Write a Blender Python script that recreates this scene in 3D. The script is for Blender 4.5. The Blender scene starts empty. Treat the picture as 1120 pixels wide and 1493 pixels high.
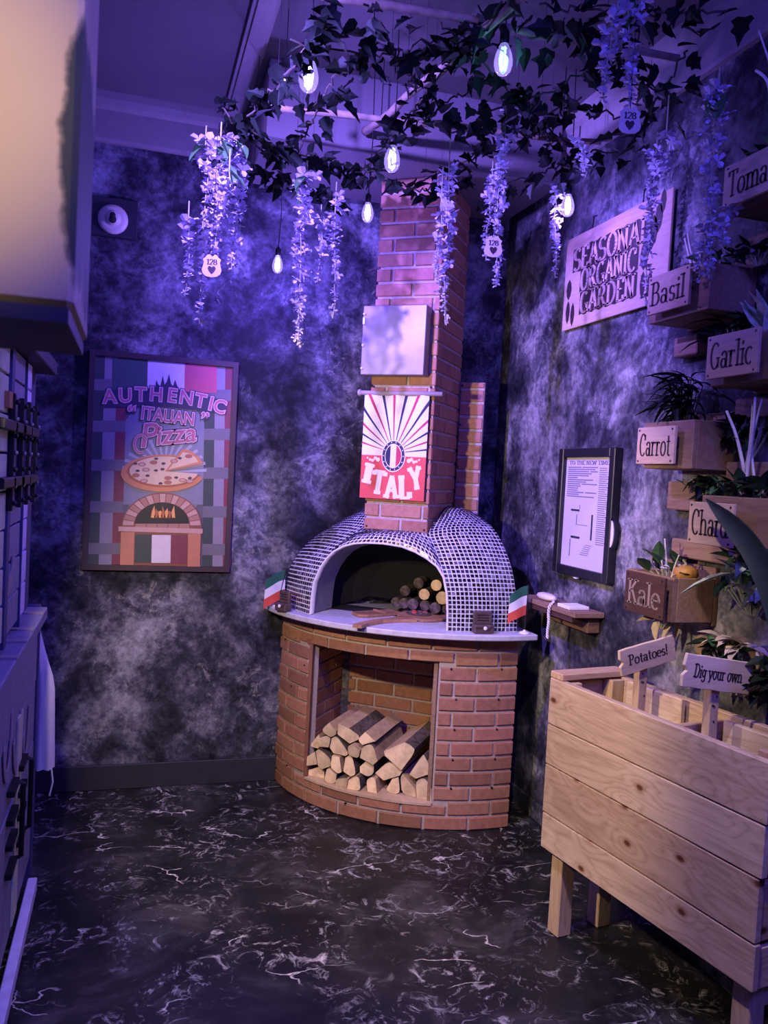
import bpy, bmesh, math, random
from mathutils import Vector, Matrix
random.seed(7)
SC = bpy.context.scene
COL = SC.collection

# ------------------------------------------------------------------ camera, world, lights, exposure
F = 1200.0
PITCH, ROLL, YAW, CH = math.radians(2.49), math.radians(-3.075), math.radians(17.13), 1.5
def cam_axes():
    cy, sy = math.cos(YAW), math.sin(YAW)
    f = Vector((sy*math.cos(PITCH), cy*math.cos(PITCH), -math.sin(PITCH)))
    r = Vector((cy, -sy, 0)); d = f.cross(r)
    c, s = math.cos(ROLL), math.sin(ROLL)
    return c*r+s*d, -s*r+c*d, f
_r, _d, _f = cam_axes()
cd = bpy.data.cameras.new('camera'); cam = bpy.data.objects.new('camera', cd); COL.objects.link(cam)
cam.matrix_world = Matrix(((_r.x, -_d.x, -_f.x, 0), (_r.y, -_d.y, -_f.y, 0), (_r.z, -_d.z, -_f.z, CH), (0, 0, 0, 1)))
cd.sensor_fit = 'VERTICAL'; cd.sensor_height = 36.0; cd.lens = F*36.0/1493.0
cd.clip_start = 0.05; cd.dof.use_dof = True; cd.dof.focus_distance = 3.3; cd.dof.aperture_fstop = 8.0
SC.camera = cam
wd = bpy.data.worlds.new('world'); SC.world = wd; wd.use_nodes = True
wb = wd.node_tree.nodes['Background']; wb.inputs[0].default_value = (0.14, 0.09, 0.62, 1); wb.inputs[1].default_value = 0.14
vs = SC.view_settings
vs.view_transform = 'Standard'; vs.look = 'None'; vs.exposure = 0.2; vs.gamma = 1.0; vs.use_curve_mapping = False

def lamp(name, kind, loc, color, energy, target=None, size=0.1, spot=None, blend=0.5):
    l = bpy.data.lights.new(name, kind); l.color = color; l.energy = energy
    if kind == 'AREA': l.size = size
    else: l.shadow_soft_size = size
    if spot: l.spot_size = math.radians(spot); l.spot_blend = blend
    o = bpy.data.objects.new(name, l); COL.objects.link(o); o.location = loc
    if target is not None:
        o.rotation_euler = (Vector(target)-Vector(loc)).to_track_quat('-Z', 'Y').to_euler()
    return o
VIO = (0.22, 0.13, 1.0)
# violet party flood near the left wall under the ceiling
lamp('violet_flood', 'SPOT', (-0.20, 2.20, 2.80), (0.24, 0.145, 1.0), 500, (1.25, 3.25, 2.15), 0.03, 82, 0.9)
# warm lamp on the left side of the room, beside the viewer
lamp('warm_lamp', 'SPOT', (-0.262, 1.92, 1.70), (1.0, 0.74, 0.48), 115, (1.10, 3.25, 0.85), 0.03, 89, 0.4)
# neutral downlight in the ceiling over the middle of the room
lamp('ceiling_downlight', 'SPOT', (0.45, 1.15, 3.02), (1.0, 0.80, 0.70), 150, (1.10, 2.30, 0.40), 0.05, 60, 0.8)
# added narrow warm spot behind the viewer, brightening the hanging cabinet
lamp('cabinet_spot', 'SPOT', (0.15, -0.30, 2.02), (1.0, 0.74, 0.24), 62, (-0.20, 0.85, 1.83), 0.04, 21, 1.0)
# added violet fill high over the viewer, no fixture of the room
lamp('violet_fill', 'AREA', (0.75, 0.1, 2.9), (0.10, 0.075, 1.0), 60, (0.6, 2.4, 0.4), 0.9)

# ------------------------------------------------------------------ materials
def new_mat(name):
    m = bpy.data.materials.new(name); m.use_nodes = True
    nt = m.node_tree; return m, nt, nt.nodes['Principled BSDF']
def N(nt, t, **k):
    n = nt.nodes.new(t)
    for a, b in k.items(): setattr(n, a, b)
    return n
def L(nt, a, b): nt.links.new(a, b)
def c4(c): return (c[0], c[1], c[2], 1.0)
def ramp(nt, stops):
    r = N(nt, 'ShaderNodeValToRGB'); e = r.color_ramp.elements
    while len(e) > 1: e.remove(e[-1])
    e[0].position = stops[0][0]; e[0].color = c4(stops[0][1])
    for p, c in stops[1:]:
        q = e.new(p); q.color = c4(c)
    return r
def mixc(nt, fac, a, b, blend='MIX'):
    m = N(nt, 'ShaderNodeMix', data_type='RGBA', blend_type=blend)
    for sock, v in ((m.inputs[0], fac), (m.inputs[6], a), (m.inputs[7], b)):
        if hasattr(v, 'is_linked'): L(nt, v, sock)
        elif isinstance(v, (int, float)): sock.default_value = v
        else: sock.default_value = c4(v)
    return m.outputs[2]
def coords(nt, scale=(1, 1, 1), obj=True, rand=False, rot=(0, 0, 0)):
    tc = N(nt, 'ShaderNodeTexCoord'); mp = N(nt, 'ShaderNodeMapping')
    if not obj:
        g = N(nt, 'ShaderNodeNewGeometry'); L(nt, g.outputs['Position'], mp.inputs[0])
    else: L(nt, tc.outputs['Object'], mp.inputs[0])
    mp.inputs['Scale'].default_value = scale; mp.inputs['Rotation'].default_value = rot
    if rand:
        oi = N(nt, 'ShaderNodeObjectInfo'); mu = N(nt, 'ShaderNodeMath', operation='MULTIPLY'); mu.inputs[1].default_value = 57.0
        L(nt, oi.outputs['Random'], mu.inputs[0]); cb = N(nt, 'ShaderNodeCombineXYZ')
        for i in range(3): L(nt, mu.outputs[0], cb.inputs[i])
        L(nt, cb.outputs[0], mp.inputs['Location'])
    return mp.outputs[0]
def noise(nt, vec, scale, detail=4, rough=0.55, dist=0.0):
    n = N(nt, 'ShaderNodeTexNoise'); n.inputs['Scale'].default_value = scale; n.inputs['Detail'].default_value = detail
    n.inputs['Roughness'].default_value = rough; n.inputs['Distortion'].default_value = dist
    L(nt, vec, n.inputs['Vector']); return n.outputs[0]
def bump(nt, bs, h, strength=0.3, dist=0.01):
    b = N(nt, 'ShaderNodeBump'); b.inputs['Strength'].default_value = strength; b.inputs['Distance'].default_value = dist
    L(nt, h, b.inputs['Height']); L(nt, b.outputs[0], bs.inputs['Normal'])
def mmath(nt, op, a, b=None):
    m = N(nt, 'ShaderNodeMath', operation=op)
    for i, v in enumerate((a, b)):
        if v is None: continue
        if hasattr(v, 'is_linked'): L(nt, v, m.inputs[i])
        else: m.inputs[i].default_value = v
    return m.outputs[0]
def plain(name, col, rough=0.6, metal=0.0, var=0.12, vscale=25, bmp=0.0, emit=None, estr=0.0, spec=0.5, rand=0.0):
    m, nt, b = new_mat(name)
    v = coords(nt); n = noise(nt, v, vscale, 3)
    lo = tuple(max(0, c*(1-var)) for c in col); hi = tuple(min(1, c*(1+var)) for c in col)
    r = ramp(nt, [(0.3, lo), (0.7, hi)]); L(nt, n, r.inputs[0]); out = r.outputs[0]
    if rand:
        oi = N(nt, 'ShaderNodeObjectInfo'); rr = ramp(nt, [(0, (1-rand,)*3), (1, (1+rand,)*3)]); L(nt, oi.outputs['Random'], rr.inputs[0])
        out = mixc(nt, 1.0, out, rr.outputs[0], 'MULTIPLY')
    L(nt, out, b.inputs['Base Color'])
    b.inputs['Roughness'].default_value = rough; b.inputs['Metallic'].default_value = metal
    b.inputs['Specular IOR Level'].default_value = spec
    if bmp: bump(nt, b, n, bmp, 0.004)
    if emit: b.inputs['Emission Color'].default_value = c4(emit); b.inputs['Emission Strength'].default_value = estr
    return m
def m_wall(name, dark, mid, light, off, dense=0.0):
    m, nt, b = new_mat(name); v = coords(nt, obj=False)
    mp = N(nt, 'ShaderNodeMapping'); L(nt, v, mp.inputs[0]); mp.inputs['Location'].default_value = off; v = mp.outputs[0]
    big = noise(nt, v, 1.6, 3, 0.5); med = noise(nt, v, 6.5, 6, 0.65, 0.6); fine = noise(nt, v, 36, 6, 0.72, 0.15)
    a = mmath(nt, 'ADD', mmath(nt, 'MULTIPLY', big, 0.75), mmath(nt, 'MULTIPLY', med, 0.95))
    a = mmath(nt, 'ADD', a, mmath(nt, 'MULTIPLY', fine, 0.35))
    r = ramp(nt, [(0.88-dense, dark), (1.04-dense, mid), (1.20-dense, light)])
    dv = mmath(nt, 'MULTIPLY', a, 1.0); L(nt, dv, r.inputs[0])
    # ramp input is clamped to 0..1, so rescale
    r2 = ramp(nt, [(0.43, dark), (0.51, mid), (0.58, light), (0.67, tuple(min(1, c*1.5) for c in light))])
    sc = mmath(nt, 'MULTIPLY', mmath(nt, 'ADD', a, dense), 0.5); L(nt, sc, r2.inputs[0])
    patch = noise(nt, v, 2.4, 4, 0.6, 0.8); rpt = ramp(nt, [(0.42, (0.30, 0.30, 0.34)), (0.58, (1.15, 1.15, 1.15))]); L(nt, patch, rpt.inputs[0])
    body = mixc(nt, 1.0, r2.outputs[0], rpt.outputs[0], 'MULTIPLY')
    blot = noise(nt, v, 15, 7, 0.78, 1.8); rb = ramp(nt, [(0.55, (0, 0, 0)), (0.64, (1, 1, 1))]); L(nt, blot, rb.inputs[0])
    pm = ramp(nt, [(0.46, (0, 0, 0)), (0.58, (1, 1, 1))]); L(nt, patch, pm.inputs[0])
    fr_ = ramp(nt, [(0.32, (0.62, 0.62, 0.64)), (0.68, (1.28, 1.28, 1.28))]); L(nt, fine, fr_.inputs[0]); body = mixc(nt, 1.0, body, fr_.outputs[0], 'MULTIPLY')
    warm = mixc(nt, mmath(nt, 'MULTIPLY', mmath(nt, 'MULTIPLY', rb.outputs[0], pm.outputs[0]), 0.6), body, (0.44, 0.42, 0.38))
    nt.nodes.remove(r)
    L(nt, warm, b.inputs['Base Color']); b.inputs['Roughness'].default_value = 0.75; b.inputs['Specular IOR Level'].default_value = 0.25
    bump(nt, b, fine, 0.35, 0.004); return m
def m_floor():
    m, nt, b = new_mat('black_marble_vinyl'); v = coords(nt, obj=False)
    n1 = noise(nt, v, 3.0, 6, 0.65, 0.8); base = ramp(nt, [(0.38, (0.007, 0.007, 0.009)), (0.54, (0.020, 0.019, 0.021)), (0.72, (0.085, 0.080, 0.082))]); L(nt, n1, base.inputs[0])
    # sparse crisp cracks: edges of large cells, broken up by a mask
    def vein(scale, width, loc, lo, hi, wob):
        mp = N(nt, 'ShaderNodeMapping'); L(nt, v, mp.inputs[0]); mp.inputs['Location'].default_value = loc; mp.inputs['Scale'].default_value = (1, 1.6, 1)
        w = N(nt, 'ShaderNodeTexNoise'); w.inputs['Scale'].default_value = scale*2.2; w.inputs['Detail'].default_value = 4; L(nt, mp.outputs[0], w.inputs['Vector'])
        ad = N(nt, 'ShaderNodeVectorMath', operation='MULTIPLY_ADD'); L(nt, w.outputs['Color'], ad.inputs[0]); ad.inputs[1].default_value = (wob, wob, 0); L(nt, mp.outputs[0], ad.inputs[2])
        vo = N(nt, 'ShaderNodeTexVoronoi', feature='DISTANCE_TO_EDGE', voronoi_dimensions='2D'); vo.inputs['Scale'].default_value = scale; L(nt, ad.outputs[0], vo.inputs['Vector'])
        r = ramp(nt, [(0.0, (1, 1, 1)), (width, (0, 0, 0))]); L(nt, vo.outputs['Distance'], r.inputs[0])
        k = noise(nt, mp.outputs[0], scale*1.1, 2, 0.5); kr = ramp(nt, [(lo, (0, 0, 0)), (hi, (1, 1, 1))]); L(nt, k, kr.inputs[0])
        return mmath(nt, 'MULTIPLY', r.outputs[0], kr.outputs[0])
    v1 = vein(3.2, 0.016, (3.1, 1.7, 0), 0.55, 0.62, 0.22); v2 = vein(6.0, 0.022, (8.2, 5.1, 0), 0.58, 0.68, 0.16)
    smu = noise(nt, v, 13, 7, 0.78, 1.6); smr = ramp(nt, [(0.54, (0, 0, 0)), (0.66, (1, 1, 1))]); L(nt, smu, smr.inputs[0])
    smk = noise(nt, v, 3.5, 3, 0.5); skr = ramp(nt, [(0.43, (0, 0, 0)), (0.57, (1, 1, 1))]); L(nt, smk, skr.inputs[0])
    sm = mmath(nt, 'MULTIPLY', smr.outputs[0], mmath(nt, 'MULTIPLY', skr.outputs[0], 0.9))
    c = mixc(nt, sm, base.outputs[0], (0.52, 0.50, 0.51)); c = mixc(nt, mmath(nt, 'MULTIPLY', v2, 0.5), c, (0.5, 0.46, 0.44)); c = mixc(nt, v1, c, (0.75, 0.70, 0.68))
    L(nt, c, b.inputs['Base Color']); b.inputs['Roughness'].default_value = 0.42; b.inputs['Specular IOR Level'].default_value = 0.35
    return m
def m_wood(name, c1, c2, c3, axis='Y', scale=1.0, rough=0.6, knots=True):
    m, nt, b = new_mat(name)
    st = {'X': (0.12, 1, 1), 'Y': (1, 0.12, 1), 'Z': (1, 1, 0.12)}[axis]
    v = coords(nt, tuple(s*scale for s in st), rand=True)
    n1 = noise(nt, v, 7, 3, 0.5, 1.2)
    if knots:
        vk = coords(nt, rand=True); sp = N(nt, 'ShaderNodeSeparateXYZ'); L(nt, vk, sp.inputs[0]); cb = N(nt, 'ShaderNodeCombineXYZ')
        L(nt, mmath(nt, 'MULTIPLY', sp.outputs[{'X': 0, 'Y': 1, 'Z': 2}[axis]], 0.6), cb.inputs[0]); L(nt, sp.outputs[0 if axis == 'Z' else 2], cb.inputs[1])
        vo = N(nt, 'ShaderNodeTexVoronoi', voronoi_dimensions='2D'); vo.inputs['Scale'].default_value = 6.5; L(nt, cb.outputs[0], vo.inputs['Vector'])
        sw = ramp(nt, [(0.0, (1, 1, 1)), (0.38, (0, 0, 0))]); L(nt, vo.outputs['Distance'], sw.inputs[0])
        n1 = mmath(nt, 'ADD', n1, mmath(nt, 'MULTIPLY', sw.outputs[0], 0.17))
    rings = mmath(nt, 'FRACT', mmath(nt, 'MULTIPLY', n1, 13.0))
    tri = mmath(nt, 'ABSOLUTE', mmath(nt, 'SUBTRACT', rings, 0.5))
    n2 = noise(nt, v, 70, 4, 0.6)
    r = ramp(nt, [(0.0, c3), (0.10, c2), (0.36, c1)]); L(nt, tri, r.inputs[0])
    r2 = ramp(nt, [(0.3, tuple(x*0.80 for x in c2)), (0.7, c1)]); L(nt, n2, r2.inputs[0])
    col = mixc(nt, 0.58, r.outputs[0], r2.outputs[0])
    n3 = noise(nt, v, 3.2, 2, 0.5); r3 = ramp(nt, [(0.35, (0.74, 0.64, 0.58)), (0.65, (1.15, 1.12, 1.10))]); L(nt, n3, r3.inputs[0])
    col = mixc(nt, 1.0, col, r3.outputs[0], 'MULTIPLY')
    if knots:
        cs_ = N(nt, 'ShaderNodeSeparateColor'); L(nt, vo.outputs['Color'], cs_.inputs[0])
        kr = ramp(nt, [(0.0, (0.16, 0.08, 0.06)), (0.042, (0.30, 0.17, 0.12)), (0.060, (0.75, 0.62, 0.55)), (0.11, (1, 1, 1))]); L(nt, vo.outputs['Distance'], kr.inputs[0])
        km = ramp(nt, [(0.42, (0, 0, 0)), (0.44, (1, 1, 1))]); L(nt, cs_.outputs[0], km.inputs[0])
        col = mixc(nt, km.outputs[0], col, mixc(nt, 1.0, col, kr.outputs[0], 'MULTIPLY'))
    L(nt, col, b.inputs['Base Color']); b.inputs['Roughness'].default_value = rough; b.inputs['Specular IOR Level'].default_value = 0.3
    bump(nt, b, n2, 0.15, 0.002); return m
def m_brick():
    m, nt, b = new_mat('red_brick'); v = coords(nt, rand=True)
    oi = N(nt, 'ShaderNodeObjectInfo')
    r = ramp(nt, [(0.0, (0.29, 0.135, 0.085)), (0.35, (0.37, 0.180, 0.110)), (0.7, (0.45, 0.225, 0.140)), (1.0, (0.40, 0.170, 0.115))]); L(nt, oi.outputs['Random'], r.inputs[0])
    n = noise(nt, v, 40, 5, 0.65); rr = ramp(nt, [(0.3, (0.78, 0.76, 0.74)), (0.7, (1.12, 1.1, 1.1))]); L(nt, n, rr.inputs[0])
    L(nt, mixc(nt, 1.0, r.outputs[0], rr.outputs[0], 'MULTIPLY'), b.inputs['Base Color'])
    b.inputs['Roughness'].default_value = 0.62; b.inputs['Specular IOR Level'].default_value = 0.3; bump(nt, b, n, 0.3, 0.003); return m
def m_tile():
    m, nt, b = new_mat('mosaic_tile_glaze'); g = N(nt, 'ShaderNodeNewGeometry')
    r = ramp(nt, [(0.0, (0.006, 0.006, 0.010)), (0.45, (0.012, 0.011, 0.016)), (0.72, (0.035, 0.032, 0.045)), (0.88, (0.10, 0.095, 0.13)), (1.0, (0.19, 0.18, 0.22))])
    L(nt, g.outputs['Random Per Island'], r.inputs[0]); L(nt, r.outputs[0], b.inputs['Base Color'])
    b.inputs['Roughness'].default_value = 0.22; return m
def m_glass():
    m, nt, b = new_mat('bulb_glass'); nt.nodes.remove(b)
    t = N(nt, 'ShaderNodeBsdfTransparent'); t.inputs[0].default_value = (0.92, 0.92, 1, 1)
    g = N(nt, 'ShaderNodeBsdfGlossy'); g.inputs['Roughness'].default_value = 0.08
    lw = N(nt, 'ShaderNodeLayerWeight'); lw.inputs[0].default_value = 0.35
    mx = N(nt, 'ShaderNodeMixShader'); L(nt, lw.outputs['Facing'], mx.inputs[0]); L(nt, t.outputs[0], mx.inputs[1]); L(nt, g.outputs[0], mx.inputs[2])
    em = N(nt, 'ShaderNodeEmission'); em.inputs[0].default_value = (0.35, 0.25, 1, 1); em.inputs[1].default_value = 0.55; ad = N(nt, 'ShaderNodeAddShader')
    L(nt, mx.outputs[0], ad.inputs[0]); L(nt, em.outputs[0], ad.inputs[1])
    L(nt, ad.outputs[0], nt.nodes['Material Output'].inputs[0]); return m
def m_emit(name, col, s):
    m, nt, b = new_mat(name); b.inputs['Base Color'].default_value = c4(col); b.inputs['Emission Color'].default_value = c4(col); b.inputs['Emission Strength'].default_value = s; return m
def m_soffit():
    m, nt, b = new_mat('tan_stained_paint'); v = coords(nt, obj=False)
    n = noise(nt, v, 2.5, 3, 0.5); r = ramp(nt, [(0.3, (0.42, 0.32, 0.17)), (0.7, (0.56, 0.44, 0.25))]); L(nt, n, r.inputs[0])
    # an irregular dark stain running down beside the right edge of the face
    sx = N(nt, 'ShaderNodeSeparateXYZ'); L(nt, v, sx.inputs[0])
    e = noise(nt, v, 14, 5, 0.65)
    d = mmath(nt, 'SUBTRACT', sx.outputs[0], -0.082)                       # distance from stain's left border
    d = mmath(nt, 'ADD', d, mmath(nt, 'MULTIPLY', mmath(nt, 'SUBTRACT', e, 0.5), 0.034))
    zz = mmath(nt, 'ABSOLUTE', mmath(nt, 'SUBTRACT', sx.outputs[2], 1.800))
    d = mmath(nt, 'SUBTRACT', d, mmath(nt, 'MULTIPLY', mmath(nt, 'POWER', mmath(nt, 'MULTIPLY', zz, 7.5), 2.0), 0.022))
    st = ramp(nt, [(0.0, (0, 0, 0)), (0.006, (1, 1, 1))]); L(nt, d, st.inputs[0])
    L(nt, mixc(nt, st.outputs[0], r.outputs[0], (0.020, 0.026, 0.022)), b.inputs['Base Color']); b.inputs['Roughness'].default_value = 0.7; return m

M = {}
M['wall'] = m_wall('mottled_dark_plaster', (0.018, 0.018, 0.030), (0.075, 0.075, 0.105), (0.21, 0.21, 0.25), (0, 0, 0))  # bluish cast of the light put into the dark plaster colour
M['wallr'] = m_wall('mottled_plaster_lit', (0.022, 0.022, 0.030), (0.10, 0.10, 0.11), (0.27, 0.26, 0.25), (7.3, 2.1, 4.4), 0.02)  # same plaster in lighter, greyer tones; light on this wall is painted in
M['floor'] = m_floor()
M['ceil'] = plain('ceiling_paint', (0.19, 0.165, 0.17), 0.8, var=0.05, vscale=3)
M['trim'] = plain('cream_trim_paint', (0.36, 0.31, 0.29), 0.6, var=0.06)
M['base'] = plain('dark_baseboard_paint', (0.022, 0.022, 0.032), 0.6)
M['brick'] = m_brick()
M['mortar'] = plain('grey_mortar', (0.44, 0.37, 0.33), 0.85, var=0.15, vscale=60, bmp=0.3)
M['panelbrick'] = plain('brick_panel_side', (0.22, 0.09, 0.055), 0.7)
M['stone'] = plain('grey_stone_slab', (0.50, 0.49, 0.49), 0.45, var=0.12, vscale=30)
M['grout'] = plain('white_grout', (0.66, 0.64, 0.64), 0.8, var=0.08, vscale=60)
M['tile'] = m_tile()
M['jamb'] = plain('pale_oven_render', (0.20, 0.195, 0.23), 0.7, bmp=0.1)
M['nearblack'] = plain('near_black_inside', (0.0035, 0.0035, 0.0045), 0.9)  # near-black all over, also used for the carved lines
M['metal'] = plain('brushed_steel', (0.27, 0.25, 0.27), 0.45, 0.5, var=0.25, vscale=6)
M['black'] = plain('black_plastic', (0.012, 0.012, 0.014), 0.4)
M['iron'] = plain('black_iron', (0.010, 0.010, 0.012), 0.5, 0.3)
M['pine'] = m_wood('knotty_pine', (0.60, 0.47, 0.36), (0.47, 0.345, 0.245), (0.33, 0.215, 0.145), 'Y')
M['pinex'] = m_wood('knotty_pine_end', (0.62, 0.45, 0.31), (0.49, 0.33, 0.215), (0.35, 0.21, 0.13), 'X')
M['pinez'] = m_wood('pine_post', (0.62, 0.47, 0.32), (0.52, 0.37, 0.235), (0.40, 0.26, 0.16), 'Z', knots=False)
M['ply'] = m_wood('pale_sign_wood', (0.60, 0.45, 0.33), (0.54, 0.39, 0.28), (0.47, 0.33, 0.23), 'Y', knots=False)
M['creamwood'] = m_wood('pale_cream_plate', (0.78, 0.65, 0.53), (0.72, 0.585, 0.47), (0.64, 0.51, 0.40), 'X', knots=False)
M['boxwood'] = m_wood('brown_box_wood', (0.30, 0.20, 0.13), (0.24, 0.15, 0.095), (0.16, 0.10, 0.06), 'Y', knots=False)
M['darkwood'] = m_wood('dark_box_wood', (0.085, 0.040, 0.034), (0.06, 0.028, 0.024), (0.035, 0.017, 0.015), 'Y', knots=False)
M['peel'] = m_wood('varnished_peel_wood', (0.42, 0.24, 0.13), (0.33, 0.18, 0.095), (0.22, 0.11, 0.055), 'X', 2.0, 0.4, False)
M['endgrain'] = plain('cut_log_end', (0.72, 0.54, 0.31), 0.7, var=0.25, vscale=22, rand=0.32)
M['split'] = plain('split_log_side', (0.50, 0.34, 0.20), 0.75, var=0.2, vscale=30)
M['bark'] = plain('log_bark', (0.10, 0.075, 0.06), 0.9, var=0.6, vscale=45, bmp=0.8)
M['letter'] = plain('burnt_lettering', (0.030, 0.014, 0.012), 0.7)
M['letterpale'] = plain('pale_lettering', (0.26, 0.19, 0.165), 0.7)
M['white'] = plain('white_cloth', (0.78, 0.76, 0.76), 0.8, var=0.05)
M['red'] = plain('red_print', (0.62, 0.075, 0.055), 0.7, var=0.08)
M['flagred'] = plain('flag_red_cloth', (0.68, 0.09, 0.05), 0.7, var=0.08)
M['flaggreen'] = plain('flag_green_cloth', (0.02, 0.13, 0.07), 0.7, var=0.08)
M['navy'] = plain('navy_print', (0.012, 0.014, 0.045), 0.7)
M['crimson'] = plain('crimson_print', (0.45, 0.03, 0.06), 0.7)
M['choc'] = plain('dark_brown_wood_block', (0.085, 0.055, 0.048), 0.45, var=0.3, vscale=40)
M['leafdark'] = plain('dark_ivy_leaf', (0.007, 0.013, 0.008), 0.6, rand=0.4, spec=0.25)  # backlit darkness of the ivy put into the leaf green
M['blade'] = plain('dark_teal_blade', (0.010, 0.022, 0.019), 0.5, var=0.3)
M['leafgreen'] = plain('green_leaf', (0.05, 0.13, 0.045), 0.5, rand=0.3)
M['leafpale'] = plain('pale_variegated_leaf', (0.42, 0.50, 0.34), 0.55, var=0.35, vscale=40)
M['leaftan'] = plain('dried_pale_leaf', (0.55, 0.45, 0.33), 0.7, rand=0.25)
M['wist'] = plain('lilac_wisteria_petal', (0.52, 0.48, 0.62), 0.6, rand=0.25)
M['stem'] = plain('pale_stem', (0.32, 0.33, 0.22), 0.7)
M['vine'] = plain('brown_vine_stem', (0.07, 0.055, 0.035), 0.8)
M['twig'] = plain('bleached_twig', (0.66, 0.60, 0.52), 0.75, var=0.2)
M['pole'] = plain('weathered_pole', (0.30, 0.23, 0.17), 0.8, var=0.3)
M['tag'] = plain('pale_wood_tag', (0.58, 0.50, 0.42), 0.7, var=0.06)
M['cream'] = plain('cream_plastic', (0.72, 0.66, 0.54), 0.4, var=0.03)
M['paper'] = plain('menu_paper', (0.62, 0.56, 0.56), 0.7, var=0.06, vscale=5)
M['ink'] = plain('dark_ink', (0.035, 0.03, 0.035), 0.7)
M['greyink'] = plain('grey_ink', (0.22, 0.20, 0.21), 0.7)
M['glass'] = m_glass()
M['fil'] = m_emit('lit_filament', (0.66, 0.60, 1.0), 12.0)
M['filgreen'] = m_emit('lit_green_filament', (0.15, 0.95, 0.70), 5.0)
M['filyel'] = m_emit('lit_yellow_led', (1.0, 0.85, 0.15), 12.0)
M['lilac'] = plain('lilac_painted_board', (0.66, 0.62, 0.80), 0.6)
M['lime'] = plain('lime_painted_board', (0.62, 0.68, 0.42), 0.6)
M['slate'] = plain('slate_painted_board', (0.25, 0.25, 0.31), 0.6)
M['blueboard'] = plain('blue_painted_board', (0.06, 0.06, 0.14), 0.6)
M['soffit'] = m_soffit()
M['soil'] = plain('dark_soil', (0.03, 0.022, 0.017), 0.95, var=0.5, vscale=60, bmp=0.6)

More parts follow.
